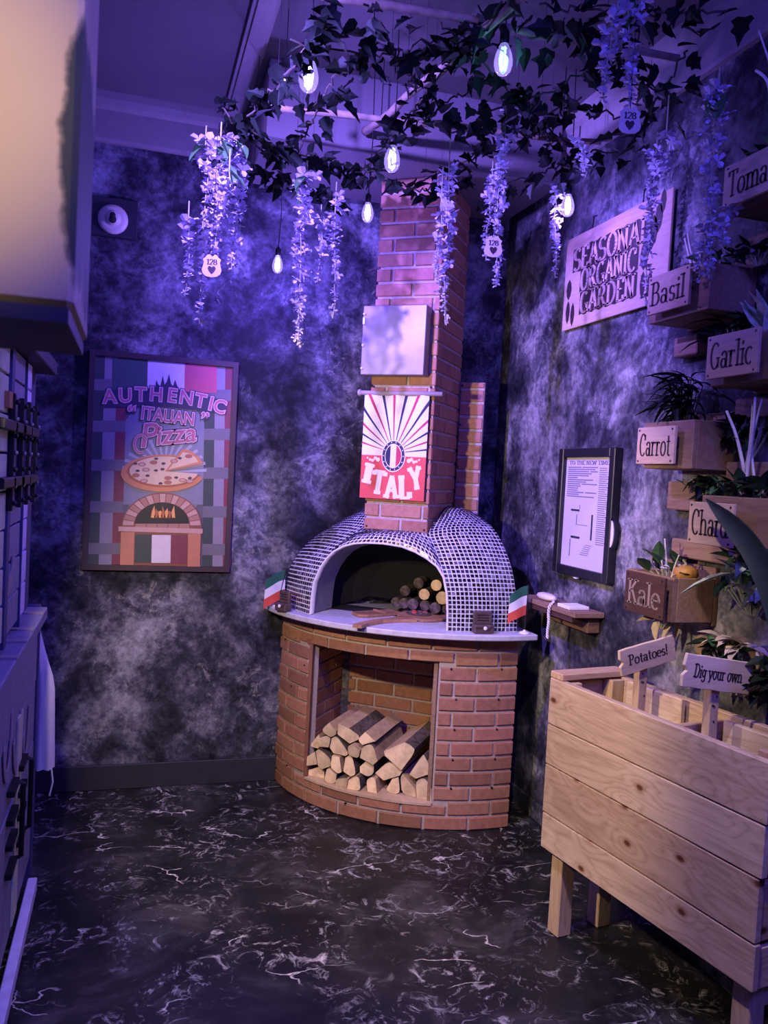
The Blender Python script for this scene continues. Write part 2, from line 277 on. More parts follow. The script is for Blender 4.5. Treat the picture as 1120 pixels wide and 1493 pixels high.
# ------------------------------------------------------------------ mesh helpers
MW = {}
class MB:
    def __init__(s): s.v = []; s.f = []; s.m = []
    def add(s, vs, fs, mi=0):
        o = len(s.v); s.v += [Vector(p) for p in vs]
        for f in fs: s.f.append(tuple(i+o for i in f)); s.m.append(mi)
        return s
    def box(s, lo, hi, mi=0):
        x0, y0, z0 = lo; x1, y1, z1 = hi
        return s.add([(x0,y0,z0),(x1,y0,z0),(x1,y1,z0),(x0,y1,z0),(x0,y0,z1),(x1,y0,z1),(x1,y1,z1),(x0,y1,z1)],
                     [(3,2,1,0),(4,5,6,7),(0,1,5,4),(1,2,6,5),(2,3,7,6),(3,0,4,7)], mi)
    def obox(s, o, ex, ey, ez, lo, hi, mi=0):          # box in a frame
        k = len(s.v); s.box(lo, hi, mi); o = Vector(o)
        for i in range(k, len(s.v)):
            p = s.v[i]; s.v[i] = o + Vector(ex)*p.x + Vector(ey)*p.y + Vector(ez)*p.z
        return s
    def prism(s, poly, o, ex, ey, ez, d0, d1, mi=0):    # polygon in (ex,ey), extruded along ez from d0 to d1
        o, ex, ey, ez = Vector(o), Vector(ex), Vector(ey), Vector(ez); n = len(poly)
        a = [o+ex*p[0]+ey*p[1]+ez*d0 for p in poly]; b = [o+ex*p[0]+ey*p[1]+ez*d1 for p in poly]
        return s.add(a+b, [tuple(range(n))[::-1], tuple(range(n, 2*n))]+[(i, (i+1) % n, n+(i+1) % n, n+i) for i in range(n)], mi)
    def flat(s, poly, o, ex, ey, ez, d=0.0, mi=0):
        o, ex, ey, ez = Vector(o), Vector(ex), Vector(ey), Vector(ez)
        return s.add([o+ex*p[0]+ey*p[1]+ez*d for p in poly], [tuple(range(len(poly)))], mi)
    def tube(s, path, rad, n=6, mi=0, cap=True):
        path = [Vector(p) for p in path]; k = len(path)
        if not hasattr(rad, '__len__'): rad = [rad]*k
        t0 = (path[1]-path[0]).normalized(); up = Vector((0, 0, 1)) if abs(t0.z) < 0.9 else Vector((1, 0, 0))
        nx = t0.cross(up).normalized(); vs = []
        for i, p in enumerate(path):
            t = (path[min(i+1, k-1)]-path[max(i-1, 0)]).normalized()
            nx = (nx-t*nx.dot(t)).normalized(); ny = t.cross(nx)
            vs += [p+(nx*math.cos(2*math.pi*j/n)+ny*math.sin(2*math.pi*j/n))*rad[i] for j in range(n)]
        fs = [(i*n+j, i*n+(j+1) % n, (i+1)*n+(j+1) % n, (i+1)*n+j) for i in range(k-1) for j in range(n)]
        if cap: fs += [tuple(range(n))[::-1], tuple((k-1)*n+j for j in range(n))]
        return s.add(vs, fs, mi)
    def lathe(s, prof, o, ax=(0, 0, 1), n=16, mi=0):     # prof: (radius, height) along ax
        o, ax = Vector(o), Vector(ax).normalized(); a = ax.orthogonal().normalized(); b = ax.cross(a); vs = []
        for r, h in prof: vs += [o+ax*h+(a*math.cos(2*math.pi*j/n)+b*math.sin(2*math.pi*j/n))*max(r, 1e-4) for j in range(n)]
        k = len(prof)
        fs = [(i*n+j, i*n+(j+1) % n, (i+1)*n+(j+1) % n, (i+1)*n+j) for i in range(k-1) for j in range(n)]
        fs += [tuple(range(n))[::-1], tuple((k-1)*n+j for j in range(n))]
        return s.add(vs, fs, mi)
    def grid(s, rows, mi=0):
        n = len(rows[0]); vs = [p for r in rows for p in r]
        return s.add(vs, [(i*n+j, i*n+j+1, (i+1)*n+j+1, (i+1)*n+j) for i in range(len(rows)-1) for j in range(n-1)], mi)
    def build(s, name, mat, parent=None, world=True, bevel=0.0, smooth=False, center=True, fixn=True):
        vs = list(s.v)
        if parent is not None and world:
            iv = MW[parent].inverted(); vs = [iv @ v for v in vs]
        c = Vector((0, 0, 0))
        if center:
            lo = Vector(min(v[i] for v in vs) for i in range(3)); hi = Vector(max(v[i] for v in vs) for i in range(3)); c = (lo+hi)/2
        me = bpy.data.meshes.new(name); me.from_pydata([v-c for v in vs], [], s.f)
        mats = mat if isinstance(mat, (list, tuple)) else [mat]
        for k in mats: me.materials.append(M[k])
        me.polygons.foreach_set('material_index', s.m)
        if bevel or fixn:
            bm = bmesh.new(); bm.from_mesh(me)
            if fixn: bmesh.ops.recalc_face_normals(bm, faces=bm.faces)
            if bevel: bmesh.ops.bevel(bm, geom=list(bm.edges), offset=bevel, segments=1, affect='EDGES', clamp_overlap=True)
            bm.to_mesh(me); bm.free()
        if smooth: me.polygons.foreach_set('use_smooth', [True]*len(me.polygons))
        me.update()
        o = bpy.data.objects.new(name, me); COL.objects.link(o); o.location = c
        mw = Matrix.Translation(c)
        if parent is not None: o.parent = parent; mw = MW[parent] @ mw
        MW[o] = mw
        return o
def tag(o, label=None, cat=None, group=None, kind=None):
    if label: o['label'] = label
    if cat: o['category'] = cat
    if group: o['group'] = group
    if kind: o['kind'] = kind
    return o
def thing(name, label, cat, loc=(0, 0, 0), rotz=0.0, group=None):
    o = bpy.data.objects.new(name, None); COL.objects.link(o); o.empty_display_size = 0.05
    o.location = loc; o.rotation_euler = (0, 0, rotz)
    MW[o] = Matrix.Translation(Vector(loc)) @ Matrix.Rotation(rotz, 4, 'Z')
    return tag(o, label, cat, group)
def place(mesh, name, parent, loc, rot=(0, 0, 0), scale=(1, 1, 1)):  # shared-mesh copy, loc in parent's space
    o = bpy.data.objects.new(name, mesh); COL.objects.link(o); o.parent = parent
    o.location = loc; o.rotation_euler = rot; o.scale = scale; return o
def arc(cx, cy, rx, ry, a0, a1, n=10):
    return [(cx+rx*math.cos(math.radians(a0+(a1-a0)*i/n)), cy+ry*math.sin(math.radians(a0+(a1-a0)*i/n))) for i in range(n+1)]
def circ(cx, cy, rx, ry=None, n=16): return arc(cx, cy, rx, ry or rx, 0, 360*(n-1)/n, n-1)
X3, Y3, Z3 = Vector((1, 0, 0)), Vector((0, 1, 0)), Vector((0, 0, 1))

# ------------------------------------------------------------------ stroke lettering (serif)
GL = {
 'a': (.54, [arc(.22,.18,.16,.17,0,360,12), [(.40,.46),(.40,.03),(.50,0)], arc(.24,.46,.16,.16,0,170,6)], []),
 'c': (.52, [arc(.27,.31,.22,.31,50,310,12)], []),
 'd': (.60, [arc(.25,.31,.20,.31,0,360,12), [(.47,1),(.47,0)]], [(.42,1),(.52,0)]),
 'e': (.54, [arc(.27,.31,.22,.31,0,310,12), [(.06,.34),(.49,.34)]], []),
 'g': (.58, [arc(.25,.36,.18,.26,0,360,12), [(.44,.62),(.44,-.08)], arc(.25,-.08,.19,.18,0,-160,8)], [(.48,.62)]),
 'h': (.66, [[(.14,1),(.14,0)], arc(.32,.42,.18,.2,180,0,6), [(.50,.42),(.50,0)]], [(.10,1),(.14,0),(.52,0)]),
 'i': (.30, [[(.15,.62),(.15,0)], [(.15,.90),(.15,.78)]], [(.11,.62),(.15,0)]),
 'l': (.30, [[(.15,1),(.15,0)]], [(.10,1),(.15,0)]),
 'm': (.92, [[(.14,.62),(.14,0)], arc(.30,.42,.16,.2,180,0,6), [(.46,.42),(.46,0)], arc(.62,.42,.16,.2,180,0,6), [(.78,.42),(.78,0)]], [(.10,.62),(.14,0),(.46,0),(.78,0)]),
 'n': (.66, [[(.14,.62),(.14,0)], arc(.32,.42,.18,.2,180,0,6), [(.50,.42),(.50,0)]], [(.10,.62),(.14,0),(.52,0)]),
 'o': (.58, [arc(.29,.31,.22,.31,0,360,14)], []),
 'r': (.46, [[(.14,.62),(.14,0)], arc(.30,.40,.16,.2,180,50,6)], [(.10,.62),(.16,0)]),
 's': (.46, [arc(.23,.46,.15,.16,35,270,8), arc(.23,.15,.16,.15,90,-150,8)], []),
 't': (.42, [[(.19,.86),(.19,.14)], arc(.31,.14,.12,.13,180,300,5), [(.04,.62),(.36,.62)]], []),
 'u': (.64, [[(.14,.62),(.14,.2)], arc(.31,.2,.17,.2,180,360,6), [(.48,.62),(.48,0)]], [(.10,.62),(.44,.62),(.53,0)]),
 'w': (.84, [[(.06,.62),(.24,0)], [(.24,0),(.42,.6)], [(.42,.6),(.60,0)], [(.60,0),(.78,.62)]], [(.08,.62),(.42,.62),(.76,.62)]),
 'y': (.58, [[(.06,.62),(.28,.02)], [(.52,.62),(.24,-.2),(.10,-.25)]], [(.08,.62),(.50,.62)]),
 'A': (.70, [[(.06,0),(.34,1)], [(.34,1),(.62,0)], [(.16,.34),(.52,.34)]], [(.06,0),(.62,0)]),
 'B': (.66, [[(.14,1),(.14,0)], [(.14,1),(.30,1)], arc(.30,.77,.20,.23,90,-90,8), [(.14,.54),(.32,.54)], arc(.32,.27,.24,.27,90,-90,8), [(.14,0),(.32,0)]], [(.10,1),(.10,0)]),
 'C': (.68, [arc(.36,.5,.28,.5,48,312,14), [(.56,.95),(.56,.72)]], []),
 'D': (.72, [[(.14,1),(.14,0)], [(.10,1),(.28,1)], arc(.28,.5,.34,.5,90,-90,12), [(.10,0),(.28,0)]], [(.10,1),(.10,0)]),
 'E': (.60, [[(.14,1),(.14,0)], [(.10,1),(.50,1),(.50,.8)], [(.14,.52),(.40,.52)], [(.10,0),(.52,0),(.52,.2)]], []),
 'G': (.74, [arc(.36,.5,.28,.5,48,320,14), [(.58,.42),(.58,.06)], [(.44,.42),(.68,.42)]], []),
 'H': (.74, [[(.14,1),(.14,0)], [(.58,1),(.58,0)], [(.14,.52),(.58,.52)]], [(.14,1),(.14,0),(.58,1),(.58,0)]),
 'M': (.88, [[(.12,1),(.12,0)], [(.12,1),(.42,.15)], [(.42,.15),(.72,1)], [(.72,1),(.72,0)]], [(.12,0),(.72,0)]),
 'W': (.96, [[(.06,1),(.26,0)], [(.26,0),(.46,.9)], [(.46,.9),(.66,0)], [(.66,0),(.86,1)]], [(.08,1),(.84,1)]),
 'I': (.34, [[(.17,1),(.17,0)]], [(.17,1),(.17,0)]),
 'K': (.70, [[(.14,1),(.14,0)], [(.56,1),(.16,.46)], [(.28,.60),(.60,0)]], [(.14,1),(.14,0),(.56,1),(.60,0)]),
 'L': (.58, [[(.14,1),(.14,0)], [(.08,0),(.52,0),(.52,.25)]], [(.14,1)]),
 'N': (.74, [[(.12,1),(.12,0)], [(.12,1),(.58,0)], [(.58,1),(.58,0)]], [(.10,1),(.12,0),(.60,1)]),
 'O': (.74, [arc(.37,.5,.28,.5,0,360,18)], []),
 'P': (.62, [[(.14,1),(.14,0)], [(.10,1),(.28,1)], arc(.28,.74,.24,.26,90,-90,8), [(.14,.48),(.28,.48)]], [(.10,1),(.14,0)]),
 'R': (.70, [[(.14,1),(.14,0)], [(.10,1),(.28,1)], arc(.28,.76,.22,.24,90,-90,8), [(.14,.52),(.28,.52)], [(.30,.52),(.60,0)]], [(.10,1),(.14,0),(.60,0)]),
 'S': (.58, [arc(.29,.75,.21,.25,30,270,10), arc(.29,.25,.22,.25,90,-150,10)], []),
 'T': (.64, [[(.32,1),(.32,0)], [(.04,.84),(.04,1),(.60,1),(.60,.84)]], [(.32,0)]),
 'Y': (.68, [[(.08,1),(.34,.46)], [(.60,1),(.34,.46)], [(.34,.5),(.34,0)]], [(.10,1),(.58,1),(.34,0)]),
 '!': (.28, [[(.14,1),(.14,.28)], [(.14,.12),(.14,0)]], []),
 ' ': (.30, [], []),
 '1': (.40, [[(.22,1),(.22,0)], [(.22,1),(.08,.84)]], [(.22,0)]), '2': (.52, [arc(.26,.74,.2,.26,170,-40,10)+[(.06,0)], [(.06,0),(.48,0)]], []),
 '8': (.54, [arc(.27,.75,.17,.24,0,360,12), arc(.27,.26,.21,.26,0,360,12)], []),
}
def text_polys(txt, thick=0.13, thin=0.05, serif=0.085):
    """list of quads in unit cap height, total advance"""
    polys = []; x = 0.0
    for ch in txt:
        adv, strokes, ser = GL[ch]
        for st in strokes:
            for (ax, ay), (bx, by) in zip(st, st[1:]):
                dx, dy = bx-ax, by-ay; l = math.hypot(dx, dy)
                if l < 1e-6: continue
                wv = math.hypot(thick*dy/l, thin*dx/l)/2; nx, ny = -dy/l*wv, dx/l*wv
                ex, ey = dx/l*0.012, dy/l*0.012
                polys.append([(x+ax-ex+nx, ay-ey+ny), (x+ax-ex-nx, ay-ey-ny), (x+bx+ex-nx, by+ey-ny), (x+bx+ex+nx, by+ey+ny)])
        for sx, sy in ser:
            h = thin*0.6; yy = sy-h if sy > 0.3 else sy+h
            polys.append([(x+sx-serif-thick/2, yy-h), (x+sx+serif+thick/2, yy-h), (x+sx+serif+thick/2, yy+h), (x+sx-serif-thick/2, yy+h)])
        x += adv
    return polys, x
def put_text(txt, o, ex, ey, ez, width, height, d0=0.0005, d1=0.0015, cx=True, thick=0.13, thin=0.05, serif=0.085, mb=None, warp=None):
    polys, adv = text_polys(txt, thick, thin, serif); mb = mb or MB(); sx = width/adv
    for q in polys:
        pts = [((p[0]*sx-(width/2 if cx else 0)), p[1]*height) for p in q]
        if warp: pts = [warp(*p) for p in pts]
        mb.prism(pts, o, ex, ey, ez, d0, d1)
    return mb
def font_mesh(txt, size, offset=0.0, shear=0.0):
    cu = bpy.data.curves.new('tmp', 'FONT'); cu.body = txt; cu.size = size; cu.offset = offset; cu.shear = shear; cu.align_x = 'CENTER'; cu.resolution_u = 3
    ob = bpy.data.objects.new('tmp', cu); COL.objects.link(ob); bpy.context.view_layer.update()
    me = bpy.data.meshes.new_from_object(ob.evaluated_get(bpy.context.evaluated_depsgraph_get()))
    vs = [v.co.copy() for v in me.vertices]; fs = [tuple(p.vertices) for p in me.polygons]
    bpy.data.objects.remove(ob); bpy.data.curves.remove(cu); bpy.data.meshes.remove(me); return vs, fs

# ------------------------------------------------------------------ the room
XL, XR, YB, ZC = -0.42, 1.79, 3.906, 3.10
def struct(name, mb, mat, label=None, parent=None, bevel=0.0):
    o = mb.build(name, mat, parent, bevel=bevel)
    if parent is None: tag(o, label, None, None, 'structure')
    return o
struct('floor', MB().box((XL-.1, -1.6, -0.06), (XR+.1, YB+.1, 0)), 'floor', 'black marble patterned vinyl floor with white veins')
struct('ceiling', MB().box((XL-.1, -1.6, ZC), (XR+.1, YB+.1, ZC+.06)), 'ceil', 'plain painted ceiling under the ivy')
struct('wall_back', MB().box((XL-.1, YB, 0), (XR+.1, YB+.08, ZC)), 'wall', 'mottled dark plaster wall behind the oven')
struct('wall_right', MB().box((XR, -1.6, 0), (XR+.08, YB, ZC)), 'wallr', 'mottled plaster wall, lit tone painted in, carrying the planter boxes')
struct('wall_left', MB().box((XL-.08, -1.6, 0), (XL, YB, ZC)), 'blueboard', 'dark blue wall behind the painted stall front')
def cornice(name, a, b, inward, label):
    # stepped profile swept straight from a to b; inward = direction away from the wall
    a, b, n = Vector(a), Vector(b), Vector(inward); t = (b-a); ln = t.length; t.normalize()
    prof = [(0, -.205), (.020, -.205), (.024, -.19), (.024, -.07), (.040, -.055), (.052, -.03), (.055, 0), (0, 0)]
    struct(name, MB().prism(prof, a, n, Z3, t, 0, ln), 'trim', label)
cornice('trim_1', (XL, YB, ZC), (XR, YB, ZC), (0, -1, 0), 'cream cornice along the top of the back wall')
cornice('trim_2', (XR, YB-.056, ZC), (XR, -1.6, ZC), (-1, 0, 0), 'cornice along the top of the right wall')
struct('trim_3', MB().box((.33, 1.4, ZC-.022), (.42, YB-.06, ZC)).box((.345, 1.4, ZC-.034), (.405, YB-.06, ZC-.022)), 'trim', 'flat batten running along the ceiling')
struct('trim_4', MB().box((.45, 3.28, 2.80), (XR-.056, YB-.056, ZC)), 'ceil', 'boxed bulkhead over the chimney top', bevel=.004)
struct('baseboard_back', MB().box((XL, YB-.015, 0), (XR, YB, .115)), 'base', 'dark baseboard below the pizza poster', bevel=.003)
struct('baseboard_right', MB().box((XR-.012, -1.6, 0), (XR, YB-.016, .08)), 'wallr', 'mottled baseboard behind the wooden planter', bevel=.003)

# ------------------------------------------------------------------ pizza oven
O2 = Vector((1.519, 3.991, 0)); RB = 0.808
A0 = Vector((.784, 3.584, .865)); U = Vector((.796, -.606, 0)).normalized(); Wd = Vector((-U.y, U.x, 0))
def W(s, w, z): return A0+U*s+Wd*w+Z3*z
oven = thing('pizza_oven', 'corner brick pizza oven with black mosaic dome and tall brick chimney', 'oven', (1.25, 3.55, 0))
def cylp(ang, r, z): a = math.radians(ang); return Vector((O2.x+r*math.cos(a), O2.y+r*math.sin(a), z))
AN0, AN1, NZ0, NZ1 = 207.7, 252.4, .108, .725      # the wood niche
AL, AR = 186.2, 277.6
ZT = .815
# core: curved mortar skin with the niche left open
core = MB()
def shell(a0, a1, z0, z1, n, r0=RB-.010, r1=RB-.05):
    ro = [[cylp(a0+(a1-a0)*i/n, r0, z) for i in range(n+1)] for z in (z0, z1)]
    ri = [[cylp(a0+(a1-a0)*i/n, r1, z) for i in range(n+1)] for z in (z0, z1)]
    core.grid(ro); core.grid(ri); core.grid([ro[0], ri[0]]); core.grid([ro[1], ri[1]])
    core.grid([[ro[0][0], ro[1][0]], [ri[0][0], ri[1][0]]]); core.grid([[ro[0][-1], ro[1][-1]], [ri[0][-1], ri[1][-1]]])
shell(AL, AN0, 0, .84, 10); shell(AN1, AR, 0, .84, 12); shell(AN0, AN1, 0, NZ0, 18); shell(AN0, AN1, NZ1, .84, 18)
# straight returns to the walls
pR = cylp(AR, RB-.01, 0)
core.box((pR.x-.02, pR.y, 0), (pR.x, 3.85, .84))
base = core.build('oven_base', 'mortar', oven); tag(base, 'curved red brick base with a square wood niche')
def arc_brick(a0, a1, z0, z1, d=.0):
    n = max(2, int((a1-a0)/3)); ro = RB+d; ch = .003; mb = MB(); da = math.degrees(ch/RB)
    rows = []
    for r, za, zb, e in ((RB-.013, z0, z1, 0), (ro-ch, z0, z1, 0), (ro, z0+ch, z1-ch, da)):
        lo = [cylp(a0+e+(a1-a0-2*e)*i/n, r, za) for i in range(n+1)]; hi = [cylp(a0+e+(a1-a0-2*e)*i/n, r, zb) for i in range(n+1)]
        rows.append(lo+hi[::-1])
    k = 2*(n+1); mb.v = [p for r in rows for p in r]
    for t in range(2):
        for j in range(k): mb.f.append((t*k+j, t*k+(j+1) % k, (t+1)*k+(j+1) % k, (t+1)*k+j)); mb.m.append(0)
    for i in range(n): mb.f.append((2*k+i, 2*k+i+1, 2*k+k-2-i, 2*k+k-1-i)); mb.m.append(0)
    return mb
CH_, PL, MT = .0646, .197, .012
pa = math.degrees(PL/RB); ma = math.degrees(MT/RB)
for r in range(13):
    z0 = r*CH_+.004; z1 = z0+CH_-MT
    if z1 > .84: z1 = .835
    a = AR - (pa*.5 if r % 2 else 0.03) + (pa if r % 2 else 0)
    while a > AL:
        hi = min(a, AR); lo = max(a-pa+ma, AL); a -= pa
        if hi-lo < 1.0: continue
        spans = [(lo, hi)]
        if z1 > NZ0+.02 and z0 < NZ1-.02:
            spans = [(max(lo, AN1+.5), hi), (lo, min(hi, AN0-.4))]
        for l, h in spans:
            if h-l < .9: continue
            zz0, zz1 = z0, z1
            if (l+h)/2 > AN0 and (l+h)/2 < AN1:
                if z0 < NZ0 < z1: zz1 = NZ0-.002
                if z0 < NZ1 < z1: zz0 = NZ1+.002
            if zz1-zz0 < .012: continue
            arc_brick(l, h, zz0, zz1, random.uniform(-.0015, .0015)).build('brick', 'brick', base)
# niche lining
NP = Vector((.805, 3.615, 0)); NW, ND = .613, .40
def Q(s, w, z): return NP+U*s+Wd*w+Z3*z
lin = MB()
lin.obox(NP, U, Wd, Z3, (-.02, ND, NZ0-.02), (NW+.02, ND+.02, NZ1+.02))          # back
lin.obox(NP, U, Wd, Z3, (-.022, .015, NZ0), (-.002, ND, NZ1))                      # left cheek
lin.obox(NP, U, Wd, Z3, (NW+.002, .015, NZ0), (NW+.022, ND, NZ1))                  # right cheek
lining = lin.build('niche_lining', 'mortar', base)
top = MB().obox(NP, U, Wd, Z3, (-.022, .0, NZ1), (NW+.022, ND, NZ1+.02)); top.build('niche_ceiling', 'panelbrick', base)
def flat_bricks(o, ex, ez, en, w, z0, z1, parent, half=False, seed=0, pl=PL, ch=CH_, mt=MT, proud=.008):
    """running bond of bricks on a plane: ex along, en outward"""
    r = 0; z = z0; rnd = random.Random(seed)
    while z < z1-.01:
        x = -(pl*.5 if (r % 2) ^ half else 0)-.02
        while x < w:
            lo, hi = max(x, 0), min(x+pl-mt, w); x += pl
            if hi-lo < .012: continue
            zz = min(z+ch-mt, z1); d = proud+rnd.uniform(-.001, .001); c = .003
            a = [(lo, z), (hi, z), (hi, zz), (lo, zz)]; b = [(lo+c, z+c), (hi-c, z+c), (hi-c, zz-c), (lo+c, zz-c)]
            mb = MB(); f = lambda p, k: o+ex*p[0]+Z3*p[1]+en*k
            mb.add([f(p, -.002) for p in a]+[f(p, d-c) for p in a]+[f(p, d) for p in b],
                   [(0, 3, 2, 1), (8, 9, 10, 11)]+[(i, (i+1) % 4, 4+(i+1) % 4, 4+i) for i in range(4)]+[(4+i, 4+(i+1) % 4, 8+(i+1) % 4, 8+i) for i in range(4)])
            mb.build('brick', 'brick', parent)
        z += ch; r += 1
flat_bricks(Q(0, ND, 0), U, Z3, -Wd, NW, NZ0+.004, NZ1, base, seed=3)
flat_bricks(Q(-.002, .003, 0), Wd, Z3, U, ND-.013, NZ0+.004, NZ1, base, seed=4)
flat_bricks(Q(NW+.002, .003, 0), Wd, Z3, -U, ND-.013, NZ0+.004, NZ1, base, seed=5)
# timber edge at the right of the niche and the curved board the logs lie on
MB().obox(cylp(AN1, RB-.055, 0), U, Wd, Z3, (-.012, -.03, NZ0), (.006, .04, NZ1)).build('niche_edge_strip', 'boxwood', base, bevel=.002)
MB().obox(NP, U, Wd, Z3, (-.006, -.006, NZ0+.011), (.011, .014, NZ1)).build('niche_edge_strip', 'panelbrick', base)
sh = MB(); n = 16
fr = [cylp(AN0+.2+(AN1-AN0-.4)*i/n, RB+.004, NZ0) for i in range(n+1)]
bk = [Q(.005+(NW-.01)*i/n, ND-.002, NZ0) for i in range(n+1)]
for dz in (0, .010): sh.grid([[p+Z3*dz for p in fr], [p+Z3*dz for p in bk]])
sh.grid([fr, [p+Z3*.010 for p in fr]]); sh.grid([[fr[0], bk[0]], [fr[0]+Z3*.01, bk[0]+Z3*.01]]); sh.grid([[fr[-1], bk[-1]], [fr[-1]+Z3*.01, bk[-1]+Z3*.01]])
sh.build('log_board', 'ply', base)
# screws
for ang, z in ((197, .12), (197.5, .50), (204.8, .62), (225, .06), (258, .57), (258, .44), (258, .31), (258, .185), (271.5, .57), (271.5, .44), (271.5, .31), (271, .185), (256, .70), (272, .70), (191, .70)):
    p = cylp(ang, RB, z); MB().lathe([(.0045, -.006), (.0045, .002), (.002, .003)], p, p-Vector((O2.x, O2.y, z)), 8).build('screw', 'black', base)
# countertop
RC = .90
ct = []
for i in range(41):
    a = 186.5+(279.5-186.5)*i/40
    p = cylp(a, RC, 0)
    if p.y < YB-.004: ct.append((p.x, p.y))
ct += [(ct[-1][0], YB-.004), (ct[0][0], YB-.004)]
counter = MB().prism(ct, (0, 0, .84), X3, Y3, Z3, 0, .025).build('countertop', 'stone', oven, bevel=.004); tag(counter, 'pale grey curved stone countertop')

# dome: three curved gores over an arched mouth
ARCH = [(0, 0), (.003, .08), (.010, .146), (.036, .211), (.066, .258), (.098, .292), (.140, .318), (.190, .335), (.25, .344), (.334, .347), (.42, .340), (.480, .322), (.530, .300), (.58, .268), (.611, .225), (.629, .158), (.637, .08), (.64, 0)]
def lerp_poly(P, t):
    d = [0.0]
    for a, b in zip(P, P[1:]): d.append(d[-1]+(b-a).length)
    x = t*d[-1]
    for i in range(len(P)-1):
        if x <= d[i+1]+1e-9:
            k = (x-d[i])/max(d[i+1]-d[i], 1e-9); return P[i].lerp(P[i+1], k)
    return P[-1].copy()
def plen(P): return sum((b-a).length for a, b in zip(P, P[1:]))
def smoothp(P, n=40, it=6):
    S = [lerp_poly(P, i/n) for i in range(n+1)]
    for _ in range(it): S = [S[0]]+[(S[i-1]+S[i]*2+S[i+1])/4 for i in range(1, n)]+[S[-1]]
    return S
CW0, CW1, CF, CD = .197, .495, .10, .41               # chimney footprint in oven frame
ER = smoothp([W(.899, .172, 0), W(.892, .176, .12), W(.862, .194, .256), W(.817, .22, .348), W(.76, .253, .429), W(.662, .311, .483), W(.569, .366, .512), W(.50, .405, .512)])
LR = smoothp([W(*p) for p in ((.64, 0, 0), (.637, 0, .08), (.629, 0, .158), (.611, 0, .225), (.585, .012, .285), (.545, .05, .345), (CW1+.004, CF, .400), (CW1+.004, .20, .455), (CW1+.004, .30, .495), (CW1+.003, .402, .512))], 40, 3)
EL = smoothp([W(-.236, .185, 0), W(-.228, .19, .085), W(-.208, .203, .194), W(-.150, .236, .292), (W(-.048, .296, .386)), W(.010, .330, .423), W(.066, .363, .454), W(.19, .43, .50)])
LL = smoothp([W(*p) for p in ((0, 0, 0), (.003, 0, .08), (.010, 0, .146), (.036, 0, .211), (.066, .006, .262), (.115, .045, .330), (CW0-.004, CF, .400), (CW0-.004, .20, .455), (CW0-.004, .30, .485), (CW0-.003, .428, .50))], 40, 3)
def arch_at(t): return lerp_poly([W(s, 0, z) for s, z in ARCH], t)
def gore_fn(Lc, Rc, bulge):
    def fn(u, v):
        a = lerp_poly(Lc, v); b = lerp_poly(Rc, v); p = a.lerp(b, u)
        out = (p-W(.32, .55, .05)).normalized()
        return p+out*bulge*math.sin(math.pi*u)*math.sin(math.pi*min(1, v*.9+.08))
    return fn
def gore(fn, cols, rows, width, height, name, flip=False):
    sh = MB().grid([[fn(i/24, j/32) for i in range(25)] for j in range(33)])
    g = sh.build(name, 'grout', oven, smooth=True)
    mb = MB(); gp = .155
    for j in range(rows):
        v0, v1 = (j+gp)/rows, (j+1-gp)/rows
        vm = (j+.5)/rows; wl = (fn(0, vm)-fn(.5, vm)).length+(fn(.5, vm)-fn(1, vm)).length
        nc = max(1, round(wl/width))
        for i in range(nc):
            u0, u1 = (i+gp)/nc, (i+1-gp)/nc
            q = [fn(u0, v0), fn(u1, v0), fn(u1, v1), fn(u0, v1)]
            nrm = (q[1]-q[0]).cross(q[3]-q[0]).normalized()
            if nrm.dot(q[0]-W(.32, .55, .05)) < 0: nrm = -nrm
            jt = [Vector((random.uniform(-.0006, .0006), random.uniform(-.0006, .0006), random.uniform(-.0006, .0006))) for _ in range(4)]
            tp = [p+nrm*.0022+k for p, k in zip(q, jt)]
            bt = [p-nrm*.001 for p in q]
            mb.add(bt+tp, [(4, 5, 6, 7), (0, 1, 5, 4), (1, 2, 6, 5), (2, 3, 7, 6), (3, 0, 4, 7)])
    t = mb.build('mosaic_tiles', 'tile', g); tag(t, 'small dark square mosaic tiles', None, None, 'stuff')
    return g
TP = .0186
gore(gore_fn(LR, ER, .018), 0, int(plen(LR)/TP), TP, TP, 'dome_panel')
gore(gore_fn(LL, EL, .018), 0, int(plen(EL)/TP), TP, TP, 'dome_panel')
# centre gore: a four-sided patch between the two seams, the arch crown and the chimney foot
def nearest_t(P, q): return min(range(0, 401), key=lambda i: (lerp_poly(P, i/400)-q).length)/400
tl0, tl1 = nearest_t(LL, W(.036, 0, .211)), nearest_t(LL, W(CW0-.004, CF, .40)); tr0, tr1 = nearest_t(LR, W(.611, 0, .225)), nearest_t(LR, W(CW1+.004, CF, .40))
AW = [W(s, 0, z) for s, z in ARCH]; ta0 = nearest_t(AW, W(.036, 0, .211)); ta1 = nearest_t(AW, W(.611, 0, .225))
def cen(u, v):
    A = lambda u_: lerp_poly(AW, ta0+(ta1-ta0)*u_)
    SL = lambda v_: lerp_poly(LL, tl0+(tl1-tl0)*v_); SR = lambda v_: lerp_poly(LR, tr0+(tr1-tr0)*v_)
    T = lambda u_: SL(1).lerp(SR(1), u_)
    p = A(u).lerp(T(u), v)+SL(v).lerp(SR(v), u)-(A(0).lerp(A(1), u)).lerp(T(u), v)
    return p+(-Wd*.6+Z3*.5)*.006*math.sin(math.pi*v)*math.sin(math.pi*u)
gore(cen, 0, 7, TP, TP, 'dome_panel')
